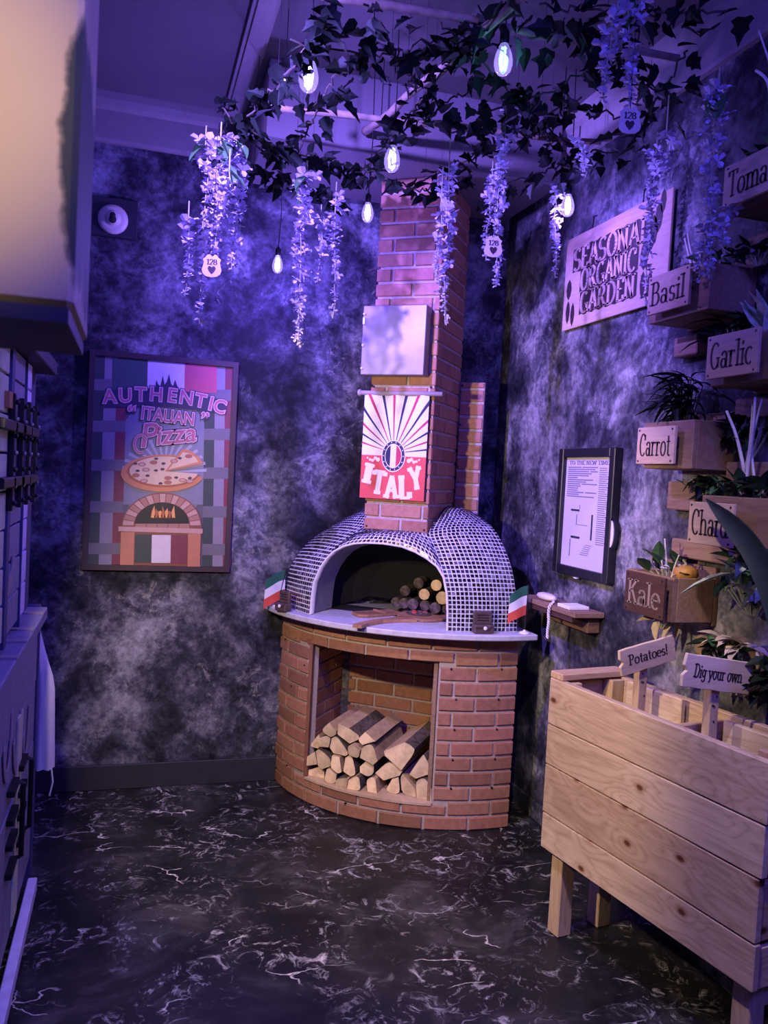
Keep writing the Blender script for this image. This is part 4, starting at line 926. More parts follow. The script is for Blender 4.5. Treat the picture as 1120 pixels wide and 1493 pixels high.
# round fixture on a square plate, upper left of the back wall
fx = thing('wall_sounder', 'round cream wall sounder with a dark centre above the poster', 'alarm', (-.123, YB, 2.49))
MB().box((-.215, YB-.02, 2.488), (-.02, YB-.001, 2.66)).build('back_plate', 'base', fx, bevel=.003)
FO = (-.123, YB-.02, 2.563)
MB().lathe([(.064, 0), (.064, .012), (.058, .020), (.040, .026), (.034, .024), (.030, .034), (.028, .044), (.020, .048)], FO, (0, -1, 0), 28).build('dish', 'cream', fx, smooth=True)
MB().lathe([(.010, .046), (.013, .054), (.011, .060), (.004, .062)], (FO[0], FO[1], FO[2]+.006), (0, -1, 0), 12).lathe([(.017, .046), (.014, .054), (.006, .056)], (FO[0], FO[1], FO[2]-.010), (0, -1, 0), 12).build('sensor', 'black', fx)

# ------------------------------------------------------------------ right wall: framed sheet, shelf, big sign
RN = Vector((-1, 0, 0)); RE = Vector((0, -1, 0))        # on the right wall: RE runs towards the viewer
mf = thing('framed_sheet', 'black framed printed sheet hanging on the mottled right wall', 'picture frame', (XR, 2.96, 1.13))
fy0, fy1, fz0, fz1 = 3.175, 2.747, 1.131, 1.657
fr = MB(); k = .036
for lo, hi in (((1.752, fy0-k, fz0), (XR-.001, fy0, fz1)), ((1.752, fy1, fz0), (XR-.001, fy1+k, fz1)), ((1.752, fy1+k, fz0), (XR-.001, fy0-k, fz0+.036)), ((1.752, fy1+k, fz1-.036), (XR-.001, fy0-k, fz1))): fr.box(lo, hi)
fr.build('frame', 'black', mf, bevel=.003)
MB().box((1.772, fy1+k-.002, fz0+.034), (1.778, fy0-k+.002, fz1-.034)).build('sheet', 'paper', mf)
MO = Vector((1.7715, fy0-k, fz0+.036)); mw, mh = fy0-fy1-2*k, fz1-fz0-.072
def mrect(mb, x0, y0, x1, y1, d=.0006): mb.flat([(x0*mw, y0*mh), (x1*mw, y0*mh), (x1*mw, y1*mh), (x0*mw, y1*mh)], MO, RE, Z3, RN, d)
put_text('TO THE NEW TIME', MO+RE*(mw*.5)+Z3*(mh*.935), RE, Z3, RN, mw*.86, mh*.035, .0003, .0006, thick=.16, thin=.09).build('heading', 'greyink', mf)
tl = MB(); rnd = random.Random(5); y = .905
while y > .62:
    x = .05
    for q in range(rnd.choice((1, 1, 2))):
        e = min(.70, x+rnd.uniform(.18, .62)); mrect(tl, x, y, e, y+.010); x = e+.03
        if x > .6: break
    y -= .019
y = .90
while y > .22: mrect(tl, .74, y, .74+rnd.uniform(.14, .22), y+.0075); y -= .0185
tl.build('text_lines', 'greyink', mf)
bars = MB(); mrect(bars, .17, .508, .36, .526, .0008); mrect(bars, .20, .260, .40, .280, .0008); mrect(bars, .63, .265, .66, .49, .0008); bars.build('printed_bars', 'ink', mf)
sk = MB(); mrect(sk, .30, .39, .315, .48); mrect(sk, .36, .53, .37, .57); mrect(sk, .18, .09, .20, .25)
for i in range(6): mrect(sk, .42+.02*i, .12+.018*i, .60+.012*i, .126+.018*i)
mrect(sk, .30, .385, .56, .39); sk.build('printed_sketch', 'greyink', mf)
MB().prism(arc(0, 0, .030, .062, -90, 90, 10), (1.772, fy1+.002, 1.325), RE, Z3, RN, 0, .012).build('side_clip', 'black', mf)
MB().prism(arc(0, 0, .020, .052, -90, 90, 10), (1.7595, fy1+.001, 1.325), RE, Z3, RN, 0, .003).build('clip_face', 'white', mf)
MB().lathe([(.012, 0), (.012, .004), (.006, .006)], (1.765, 2.99, fz0-.004), (0, 0, -1), 12).build('bottom_peg', 'white', mf)

ws = thing('wall_shelf', 'small brown wooden shelf under the framed sheet', 'shelf', (XR, 3.0, .95))
MB().box((1.655, 2.80, .990), (XR-.001, 3.27, 1.012)).build('top_board', 'boxwood', ws, bevel=.003)
MB().box((1.735, 2.83, .925), (XR-.001, 3.17, .9895)).build('back_rail', 'boxwood', ws, bevel=.003)
MB().box((1.66, 2.83, .968), (1.7345, 3.17, .9895)).build('under_strip', 'darkwood', ws, bevel=.002)
so = thing('chained_scoop', 'white oval scoop with a twisted chain on the wooden shelf', 'scoop', (1.70, 3.12, 1.0125))
sc_ = MB(); n = 16
for i, (r, h) in enumerate(((.2, 0), (.8, .004), (1, .014), (.85, .024), (.5, .029), (.1, .030))): sc_.v += [Vector((1.70+.030*r*math.cos(2*math.pi*j/n), 3.11+.075*r*math.sin(2*math.pi*j/n), 1.0127+h)) for j in range(n)]
for i in range(5):
    for j in range(n): sc_.f.append((i*n+j, i*n+(j+1) % n, (i+1)*n+(j+1) % n, (i+1)*n+j)); sc_.m.append(0)
sc_.f += [tuple(range(n))[::-1], tuple(5*n+j for j in range(n))]; sc_.m += [0, 0]
sc_.build('bowl', 'cream', so, smooth=True)
chp = [(1.692, 3.035, 1.022), (1.675, 3.005, 1.020), (1.655, 2.985, 1.018), (1.645, 2.982, 1.005)]+[(1.645, 2.982+.003*math.sin(i), 1.0-.0125*i) for i in range(1, 11)]
for a, b in zip(chp, chp[1:]):
    pass
for st in (0, math.pi):
    path = []
    for i in range(len(chp)*4-3):
        j, f_ = divmod(i, 4); a = Vector(chp[j]); b = Vector(chp[min(j+1, len(chp)-1)]); p = a.lerp(b, f_/4); path.append(p+Vector((math.cos(i*1.0+st)*.004, math.sin(i*1.0+st)*.006, 0)))
    MB().tube(path, .0026, 5).build('chain', 'white', so, smooth=True)
cd_ = tag(MB().box((1.665, 2.86, 1.0125), (1.755, 2.955, 1.026)).build('notepad', 'white', bevel=.002), 'small pale pad at the end of the wooden shelf', 'pad')

sg = thing('garden_sign', 'large lilac-lit cut-out sign reading SEASONAL ORGANIC GARDEN', 'sign', (XR, 2.9, 2.17))
gy0, gy1, gz0, gz1 = 3.25, 2.515, 2.172, 2.563
MB().box((1.768, gy1, gz0), (1.778, gy0, gz1)).build('plate', 'ply', sg, bevel=.002)
for y_ in (3.17, 2.62): MB().box((1.778, y_-.03, gz0+.05), (XR-.001, y_+.03, gz1-.05)).build('spacer', 'darkwood', sg)
for y_ in (3.05, 2.70): MB().tube([(1.772, y_, gz1-.02), (1.775, y_, gz1+.05), (1.788, y_, gz1+.055)], .003, 5).build('hook', 'iron', sg)
GO = Vector((1.7678, gy0, gz0)); gw, gh = gy0-gy1, gz1-gz0
rowsG = (('SEASONAL', .615, .225, .10, .84), ('ORGANIC', .375, .215, .19, .74), ('GARDEN', .130, .215, .20, .74))
for txt, y0, h, x0, x1 in rowsG:
    cut = MB(); xx0, xx1 = (x0-.01)*gw, (x1+.01)*gw; n = 24; pts = []
    for i in range(n+1):
        x = xx0+(xx1-xx0)*i/n; pts.append((x, (y0-.012)*gh+.004*math.sin(i*1.9)))
    for i in range(n, -1, -1):
        x = xx0+(xx1-xx0)*i/n; pts.append((x, (y0+h+.012)*gh+.004*math.sin(i*2.3)))
    cut.prism(pts, GO, RE, Z3, RN, 0, .0006).build('cut_out', 'letter', sg)
    put_text(txt, GO+RE*((x0+x1)/2*gw)+Z3*(y0*gh), RE, Z3, RN, (x1-x0)*gw, h*gh, .0006, .004, thick=.16, thin=.075, serif=.05).build('lettering', 'ply', sg)
lf = [(0, 0), (.03, .02), (.045, .055), (.03, .09), (0, .11), (-.03, .09), (-.045, .055), (-.03, .02)]
for cx, cy, s_, sq in ((.06, .14, .9, .35), (.115, .10, .9, .35), (.06, .40, .8, .5), (.80, .42, 1.0, .5), (.86, .60, 1.1, .5), (.90, .72, 1.0, .45), (.93, .88, .8, .4), (.80, .16, .9, .35), (.86, .14, .9, .35)):
    MB().prism([(p[0]*s_*sq*1.2, p[1]*s_) for p in lf], GO+RE*(cx*gw)+Z3*(cy*gh-.03), RE, Z3, RN, 0, .0009).build('leaf_cut_out', 'letter', sg)

# ------------------------------------------------------------------ herb boxes on the wall
def herb_box(word, y_far, y_near, z0, z1, sy0, sy1, sz0, sz1, plaque, lettercol, boxmat, label, xf=1.62, tilt=0.0):
    t = thing('herb_box', label, 'planter box', (XR, (y_far+y_near)/2, z0)); b = .016
    MB().box((xf, y_near, z0), (xf+b, y_far, z1)).build('front_board', boxmat, t, bevel=.002)
    for y_ in (y_near, y_far-b): MB().box((xf+b+.0003, y_, z0), (XR-.018, y_+b, z1)).build('end_board', boxmat, t, bevel=.002)
    MB().box((XR-.0175, y_near, z0-.01), (XR-.001, y_far, z1+.035)).build('back_board', boxmat, t, bevel=.002)
    MB().box((xf+b+.0003, y_near+b+.0003, z0), (XR-.018, y_far-b-.0003, z0+.014)).build('bottom_board', boxmat, t)
    MB().box((xf+b+.001, y_near+b+.001, z0+.014), (XR-.019, y_far-b-.001, z1-.022)).build('soil', 'soil', t)
    px0 = xf-.036; sy0, sy1, sz0, sz1 = sy0*.985, sy1*.985, CH+(sz0-CH)*.985, CH+(sz1-CH)*.985
    pq = MB().box((px0, sy1, sz0), (xf-.025, sy0, sz1)).build('name_plaque', plaque, t, bevel=.0015)
    for fy in (.15, .85): MB().tube([(xf-.025, sy0-(sy0-sy1)*fy, (max(sz0, z0)+min(sz1, z1))/2), (xf, sy0-(sy0-sy1)*fy, (max(sz0, z0)+min(sz1, z1))/2)], .005, 6).build('standoff', 'iron', t)
    w_, h_ = sy0-sy1, sz1-sz0; o = Vector((px0, (sy0+sy1)/2, sz0+h_*.22)); wd_ = min(w_*.84, h_*.30*len(word)+.02)
    put_text(word, o, RE, Z3, RN, wd_, h_*.60, .0, .0008, thick=.13, thin=.05).build('lettering', lettercol, pq)
    for a in (.06, .94):
        for c in (.08, .92): MB().lathe([(.0035, 0), (.0035, .0015), (.001, .002)], (px0, sy0-w_*a, sz0+h_*c), (-1, 0, 0), 8).build('screw', 'black', pq)
    return t
herb_box('Basil', 2.390, 2.095, 2.050, 2.188, 2.386, 2.175, 2.076, 2.200, 'ply', 'letter', 'boxwood', 'wall herb box with pale plaque reading Basil')
herb_box('Carrot', 2.370, 2.120, 1.572, 1.722, 2.392, 2.195, 1.586, 1.706, 'ply', 'letter', 'boxwood', 'wall herb box with pale plaque reading Carrot')
herb_box('Kale', 2.420, 2.165, 1.092, 1.232, 2.406, 2.194, 1.093, 1.227, 'darkwood', 'letterpale', 'boxwood', 'wall herb box with dark plaque reading Kale')
herb_box('Garlic', 2.060, 1.760, 1.815, 1.950, 2.070, 1.860, 1.835, 1.960, 'ply', 'letter', 'boxwood', 'wall herb box with pale plaque reading Garlic')
herb_box('Chard', 2.060, 1.760, 1.360, 1.495, 2.100, 1.910, 1.350, 1.474, 'ply', 'letter', 'boxwood', 'wall herb box with pale plaque reading Chard')
herb_box('Tomato', 2.045, 1.740, 2.310, 2.450, 2.048, 1.790, 2.325, 2.446, 'ply', 'letter', 'boxwood', 'wall herb box with pale plaque reading Tomato')
# rough wall battens between the boxes
G3 = 'rough battens fixed between the herb boxes'
for y0, y1, z0, z1, lb in ((2.42, 2.30, 1.955, 2.02, 'short rough batten on the wall under the Basil box'), (2.10, 1.70, 2.235, 2.275, 'long rough batten on the wall under the Tomato box'), (2.10, 1.70, 1.730, 1.790, 'long rough batten on the wall under the Garlic box'),
                          (2.40, 2.26, 1.440, 1.535, 'short rough batten on the wall under the Carrot box'), (2.12, 1.70, 1.540, 1.600, 'long rough batten on the wall behind the Chard twigs'), (2.36, 2.02, 1.285, 1.345, 'rough batten on the wall above the Kale box'), (2.20, 1.70, .985, 1.050, 'rough batten on the wall under the Kale box')):
    tag(MB().box((XR-.045, y1, z0), (XR-.001, y0, z1)).build('wall_batten', 'boxwood', bevel=.004), lb, 'batten', G3)

# plants
def leaf_mesh(name, pts, mat, fold=.15, curl=.0):
    """pts: half outline (y along, x half width); makes a folded two-sided thin leaf"""
    mb = MB(); n = len(pts); vs = []
    for th in (0, -.0012):
        for x, y in pts: vs.append((0, y, th-curl*y*y))
        for x, y in pts: vs.append((x, y, th+abs(x)*fold-curl*y*y))
        for x, y in pts: vs.append((-x, y, th+abs(x)*fold-curl*y*y))
    fs = []
    for b in (0, 3*n):
        for i in range(n-1):
            fs += [(b+i, b+n+i, b+n+i+1, b+i+1), (b+i+1, b+2*n+i+1, b+2*n+i, b+i)]
    mb.add(vs, fs); o = mb.build(name, mat, None, center=False, fixn=False, smooth=False); me = o.data; bpy.data.objects.remove(o); return me
LM = {}
IVY_P = [(.0, 0), (.016, -.008), (.027, .004), (.017, .016), (.023, .028), (.011, .036), (.0, .060)]
LM['ivy'] = leaf_mesh('ivy_leaf', IVY_P, 'leafdark', .35, 3.0)
LM['ivy2'] = leaf_mesh('ivy_leaf_narrow', [(.0, 0), (.012, .006), (.017, .022), (.012, .040), (.0, .066)], 'leafdark', .3, 2.0)
LM['blade'] = leaf_mesh('blade', [(.003, 0), (.012, .03), (.014, .07), (.010, .11), (0, .15)], 'leafdark', .4, 5.0)
LM['green'] = leaf_mesh('green_leaf', [(.001, 0), (.014, .015), (.018, .035), (.010, .055), (0, .07)], 'leafgreen', .3, 3.0)
LM['pale'] = leaf_mesh('pale_leaf', [(.002, 0), (.020, .03), (.026, .065), (.018, .11), (0, .16)], 'leafpale', .35, 1.0)
LM['tan'] = leaf_mesh('dried_leaf', [(.002, 0), (.018, .02), (.022, .05), (.012, .08), (0, .11)], 'leaftan', .4, 3.0)
LM['petal'] = leaf_mesh('small_petal', [(.001, 0), (.007, .006), (.008, .014), (0, .022)], 'wist', .5, 6.0)
def aim(d, roll=0.0):
    d = Vector(d).normalized(); return (d.to_track_quat('Y', 'Z') @ Matrix.Rotation(roll, 3, 'Y').to_quaternion()).to_euler()
rp = random.Random(31)
def bush(name, label, loc, n, meshes, spread, up, size=(.8, 1.2), stems=True, h=.06, stemmat='stem'):
    t = thing(name, label, 'plant', loc)
    for i in range(n):
        a = rp.uniform(0, 2*math.pi); el = rp.uniform(*up); d = Vector((math.cos(a)*math.cos(el), math.sin(a)*math.cos(el), math.sin(el)))
        if d.x > .1: d.x = -d.x
        s = Vector((rp.uniform(-1, 1)*spread[0], rp.uniform(-1, 1)*spread[1], rp.uniform(.2, 1)*h))
        if stems and i % 2 == 0:
            mb = MB().tube([Vector((s.x*.2, s.y*.2, -.015)), Vector((s.x*.7, s.y*.7, s.z*.5)), s], [.003, .0025, .0015], 5); mb.build('stem', stemmat, t, world=False)
        k = rp.uniform(*size); place(LM[rp.choice(meshes)], 'leaf', t, s, aim(d, rp.uniform(-.6, .6)), (k, k, k))
    return t
bush('palm_plant', 'dark spiky leaved plant in the Carrot box', (1.695, 2.275, 1.705), 80, ['blade'], (.03, .05), (-.2, 1.0), (.45, .70), True, .17, 'vine')
bush('potted_flowers', 'small purple and white flowers in the Kale box', (1.69, 2.29, 1.215), 26, ['petal', 'green', 'petal'], (.035, .08), (.2, 1.4), (.8, 1.2), True, .05)
bush('leafy_plant', 'small pale leaved plant in the Garlic box', (1.70, 1.935, 1.935), 8, ['pale'], (.02, .03), (.9, 1.4), (.7, 1.0), False, .02)
bush('leafy_plant', 'dark trailing foliage plant in the Basil box', (1.71, 2.20, 2.17), 22, ['green', 'ivy2', 'petal'], (.04, .07), (.0, 1.2), (.6, .9), True, .06)
bush('leafy_plant', 'mixed green foliage plant in the Chard box', (1.705, 1.95, 1.478), 34, ['green', 'ivy2', 'green'], (.04, .10), (-.2, 1.2), (.7, 1.1), True, .06)
bush('leafy_plant', 'sparse dark foliage plant in the Tomato box', (1.71, 1.98, 2.435), 14, ['ivy2', 'green'], (.04, .07), (.0, 1.2), (.6, .9), True, .05)
bush('wall_bush', 'bushy green foliage hanging below the Chard box', (1.735, 1.95, 1.17), 80, ['green', 'ivy2', 'green', 'pale'], (.035, .11), (-1.2, 1.0), (.6, 1.0), True, .17)
bush('wall_bush', 'bushy dark foliage behind the Dig your own sign', (1.725, 1.98, .93), 80, ['green', 'ivy2', 'ivy2'], (.03, .14), (-1.0, 1.0), (.7, 1.1), True, .12)
bush('wall_bush', 'dark foliage hanging between the Basil and Garlic boxes', (1.74, 2.12, 1.96), 40, ['ivy2', 'green', 'blade'], (.025, .08), (-1.0, 1.0), (.5, .9), True, .07)
bush('wall_bush', 'dark foliage hanging below the Tomato box', (1.735, 2.03, 2.19), 44, ['ivy2', 'ivy2', 'petal'], (.025, .12), (-1.0, 1.0), (.6, .9), True, .06)
bush('dried_leaves', 'pale dried leaves poking out below the Kale box', (1.735, 2.00, 1.045), 14, ['tan'], (.02, .09), (-.3, .6), (.5, .75), False, .03)
bush('flower_sprig', 'tiny flower sprig hanging under the Kale plaque', (1.70, 2.32, 1.06), 14, ['petal', 'tan'], (.03, .06), (-1.2, .2), (.5, .8), True, .02)
bush('wall_bush', 'dark foliage hanging below the Carrot box', (1.735, 2.17, 1.46), 44, ['ivy2', 'green', 'ivy2'], (.03, .09), (-1.0, 1.0), (.5, .9), True, .09)
bush('wall_bush', 'dark foliage behind the bleached twigs of the Chard box', (1.74, 2.02, 1.62), 50, ['ivy2', 'ivy2', 'green'], (.03, .10), (-1.0, 1.0), (.6, .9), True, .12)
# woody pumpkin-coloured lump in the kale box
pk = thing('dried_gourd', 'small orange dried gourd among the flowers in the Kale box', 'gourd', (1.70, 2.215, 1.212))
g = MB(); n = 20; rowsP = [(.1, 0), (.7, .006), (1, .026), (.9, .045), (.4, .056), (.08, .052)]
for r_, h_ in rowsP: g.v += [Vector((1.70+.036*r_*math.cos(2*math.pi*j/n)*(1+.10*math.cos(j*math.pi)), 2.215+.036*r_*math.sin(2*math.pi*j/n)*(1+.10*math.cos(j*math.pi)), 1.212+h_)) for j in range(n)]
for i in range(5):
    for j in range(n): g.f.append((i*n+j, i*n+(j+1) % n, (i+1)*n+(j+1) % n, (i+1)*n+j)); g.m.append(0)
M['gourd'] = plain('orange_gourd_skin', (.45, .22, .05), .5)
g.build('body', 'gourd', pk, smooth=True); MB().tube([(1.70, 2.215, 1.262), (1.698, 2.217, 1.275), (1.69, 2.22, 1.285)], [.005, .004, .003], 6).build('stalk', 'stem', pk)
# bleached twigs
def twigs(loc, paths, label):
    t = thing('bleached_twigs', label, 'twigs', loc)
    for P, r in paths:
        P = [Vector(p) for p in P]; n = len(P); MB().tube(smoothp(P, 14, 3), [r*(1-.45*i/14) for i in range(15)], 6).build('twig', 'twig', t, smooth=True)
twigs((1.70, 1.97, 1.475), [([(1.70, 1.965, 1.475), (1.69, 1.968, 1.56), (1.67, 1.995, 1.68), (1.66, 2.03, 1.745)], .007), ([(1.70, 1.955, 1.475), (1.69, 1.965, 1.54), (1.68, 1.945, 1.62), (1.66, 1.915, 1.70), (1.65, 1.905, 1.775)], .006), ([(1.705, 1.945, 1.475), (1.70, 1.94, 1.55), (1.69, 1.955, 1.63), (1.67, 1.92, 1.70), (1.66, 1.89, 1.77)], .005), ([(1.70, 1.97, 1.475), (1.69, 1.985, 1.55), (1.68, 1.95, 1.60), (1.665, 1.93, 1.66), (1.66, 1.925, 1.76)], .004)], 'tangle of bleached twigs standing in the Chard box')
twigs((1.70, 2.30, 2.17), [([(1.70, 2.26, 2.17), (1.69, 2.285, 2.24), (1.68, 2.31, 2.32)], .006), ([(1.70, 2.25, 2.17), (1.69, 2.255, 2.22), (1.68, 2.275, 2.27), (1.675, 2.29, 2.33)], .006), ([(1.70, 2.24, 2.17), (1.69, 2.235, 2.23), (1.685, 2.24, 2.28)], .004)], 'three short bleached twigs standing in the Basil box')
twigs((1.69, 1.90, 2.44), [([(1.69, 1.89, 2.435), (1.67, 1.91, 2.50), (1.66, 1.935, 2.56), (1.65, 1.94, 2.66), (1.64, 1.985, 2.70)], .007), ([(1.66, 1.935, 2.58), (1.66, 1.925, 2.64), (1.65, 1.955, 2.73), (1.64, 1.985, 2.81)], .004), ([(1.69, 1.83, 2.435), (1.68, 1.83, 2.55), (1.67, 1.85, 2.64), (1.66, 1.88, 2.72)], .006), ([(1.69, 1.82, 2.435), (1.68, 1.815, 2.53), (1.67, 1.835, 2.61), (1.66, 1.86, 2.66)], .004)], 'forked bleached twigs standing in the Tomato box')
twigs((1.69, 2.33, 1.215), [([(1.69, 2.315, 1.215), (1.685, 2.32, 1.27), (1.68, 2.345, 1.315)], .004), ([(1.69, 2.295, 1.215), (1.68, 2.29, 1.27), (1.675, 2.30, 1.345)], .004), ([(1.68, 2.26, 1.215), (1.675, 2.24, 1.26), (1.67, 2.215, 1.30)], .004)], 'three thin bleached twigs standing in the Kale box')
# one big dark succulent blade rising from the planter
bl = thing('agave_blade', 'large dark green pointed blade leaf in front of the Chard plaque', 'leaf', (1.57, 1.62, .84))
c = [Vector((1.60, 1.62, .80)), Vector((1.585, 1.60, 1.00)), Vector((1.56, 1.64, 1.20)), Vector((1.535, 1.745, 1.37)), Vector((1.53, 1.85, 1.44)), Vector((1.525, 1.925, 1.485))]
cs = smoothp(c, 20, 3); wv = [.060, .066, .070, .073, .074, .073, .070, .066, .062, .057, .052, .047, .042, .038, .035, .033, .031, .027, .021, .012, .001]
rowsB = []
for p, w_ in zip(cs, wv): rowsB.append([p+Vector((-.1, .55, -.55)).normalized()*w_*k+Vector((.02*(1-k*k)*w_/.06, 0, 0)) for k in (-1, -.5, 0, .5, 1)])
rb2 = [[p+Vector((.004, .0, .0)) for p in r] for r in rowsB]
MB().grid(rowsB).grid(rb2).grid([[r[0] for r in rowsB], [r[0] for r in rb2]]).grid([[r[-1] for r in rowsB], [r[-1] for r in rb2]]).build('blade', 'blade', bl, smooth=True)

# ------------------------------------------------------------------ big wooden planter
TH = math.radians(9.1)
pt = thing('wooden_planter', 'large knotty pine planter on square legs against the right wall', 'planter', (1.365, 2.44, 0), TH)
PLN, PWI = .86, .285
def lb(lo, hi): return MB().box(lo, hi)
zs = [(.703, .857), (.567, .700), (.402, .564), (.280, .399)]
for i, (z0, z1) in enumerate(zs):
    e = (.0, .004, .010, .008)[i]
    lb((0+.001*i, -PLN+e, z0), (.026, -.0, z1)).build('front_board', 'pine', pt, world=False, bevel=.003)
    lb((PWI-.026, -PLN, z0), (PWI, 0, z1)).build('back_board', 'pine', pt, world=False, bevel=.003)
    lb((.0265, -.026, z0), (PWI-.0265, -.001, z1-.012)).build('end_board', 'pinex', pt, world=False, bevel=.003)
    lb((.0265, -PLN+.012, z0), (PWI-.0265, -PLN+.037, z1-.012)).build('end_board', 'pinex', pt, world=False, bevel=.003)
lb((.004, -.060, .8575), (PWI, .004, .880)).build('end_rim', 'pinex', pt, world=False, bevel=.003)
lb((.0265, -PLN+.003, .846), (PWI-.0, -PLN+.060, .872)).build('end_rim', 'pinex', pt, world=False, bevel=.003)
for x_, y_ in ((.030, -.030), (PWI-.086, -.030), (.030, -PLN+.086), (PWI-.086, -PLN+.086)):
    lb((x_, y_-.056, 0), (x_+.056, y_, .2795)).build('leg', 'pinez', pt, world=False, bevel=.003)
    lb((x_+.0565, y_-.056, .215), (x_+.090, y_-.002, .2795) if x_ < .1 else (x_+.0575, y_-.002, .2795)).build('leg_block', 'pinez', pt, world=False, bevel=.002)
for x_, y_ in ((.028, -.028), (PWI-.078, -.028)): lb((x_, y_-.045, .30), (x_+.05, y_, .850)).build('corner_post', 'pinez', pt, world=False, bevel=.002)
lb((.027, -PLN+.038, .283), (PWI-.027, -.075, .72)).build('soil', 'soil', pt, world=False)
lb((.030, -.50, .72), (PWI-.030, -.478, .835)).build('divider', 'pinex', pt, world=False, bevel=.002)
for y0, y1, z1 in ((-.36, -.12, .862), (-.84, -.52, .845)):
    lb((PWI-.060, y0, .72), (PWI-.040, y1, z1)).build('liner_board', 'pine', pt, world=False, bevel=.003)
    lb((.040, y0, .72), (.056, y1, z1-.06)).build('liner_board', 'pine', pt, world=False, bevel=.003)
rq = random.Random(9)
def garden_sign(txt, c, ex_ang, tilt, w_, h_, post_xy, post_z0, label):
    t = thing('stake_sign', label, 'sign', (post_xy[0], post_xy[1], post_z0)); c = Vector(c)
    a = math.radians(ex_ang); e1 = Vector((math.cos(a), math.sin(a), 0)); nn = Vector((math.sin(a), -math.cos(a), 0)); tl_ = math.radians(tilt)
    ex = e1*math.cos(tl_)+Z3*math.sin(tl_); ey = -e1*math.sin(tl_)+Z3*math.cos(tl_)
    P = []
    n = 7
    for i in range(n+1): P.append((-w_/2+w_*i/n, -h_/2+rq.uniform(-.0015, .0015)))
    P += [(w_/2+.004, -h_*.2), (w_/2-.010, -h_*.05), (w_/2+.003, h_*.1)]
    for i in range(n, -1, -1): P.append((-w_/2+w_*i/n, h_/2+rq.uniform(-.0015, .0015)))
    P += [(-w_/2-.003, h_*.15), (-w_/2+.009, 0), (-w_/2-.004, -h_*.15)]
    MB().prism(P, c, ex, ey, nn, 0, .011).build('plate', 'creamwood', t, bevel=.0015)
    put_text(txt, c+nn*.011-ey*h_*.16, ex, ey, nn, w_*.72, h_*.40, 0, .0008, thick=.15, thin=.07).build('lettering', 'letter', t)
    px_, py_ = post_xy; top_ = c.z+.012
    MB().obox((px_, py_, 0), e1, -nn, Z3, (-.016, .0015, post_z0), (.016, .030, top_)).build('stake', 'pinez', t, bevel=.002)
    for k in (.02, .045, .047, .09): MB().lathe([(.003, 0), (.003, .0015), (.001, .002)], Vector((px_, py_, 0))+e1*rq.uniform(-.008, .008)+nn*(-.0015)+Z3*(c.z-h_/2-k), nn, 6).build('nail', 'black', t)
garden_sign('Potatoes!', (1.560, 2.196, .986), 6, 12.0, .213, .082, (1.558, 2.197), .722, 'pale wooden stake sign reading Potatoes in the planter')
garden_sign('Dig your own', (1.577, 1.896, 1.000), 4, -8.0, .240, .092, (1.583, 1.897), .722, 'pale wooden stake sign reading Dig your own in the planter')

# ------------------------------------------------------------------ overhead poles, ivy, wisteria
def pole(a, b, r, label):
    a, b = Vector(a), Vector(b); P = [a.lerp(b, i/10)+Vector((rq.uniform(-.006, .006), rq.uniform(-.006, .006), rq.uniform(-.006, .006))) for i in range(11)]
    t = thing('ceiling_pole', label, 'pole', a); MB().tube(P, [r*rq.uniform(.85, 1.1) for _ in P], 8).build('shaft', 'pole', t, smooth=True)
    for f_ in (.12, .88):
        p = a.lerp(b, f_); MB().tube([p, Vector((p.x, p.y, ZC-.001))], .002, 5).build('hanger_wire', 'iron', t)
pole((.845, 3.26, 2.87), (1.02, 2.10, 2.87), .016, 'weathered pole hung lengthwise under the ceiling amid ivy')
pole((.40, 3.02, 2.80), (1.68, 2.88, 2.83), .013, 'weathered pole hung crosswise in front of the chimney')
pole((.42, 2.45, 2.90), (1.66, 2.38, 2.92), .012, 'weathered pole hung crosswise over the middle of the room')
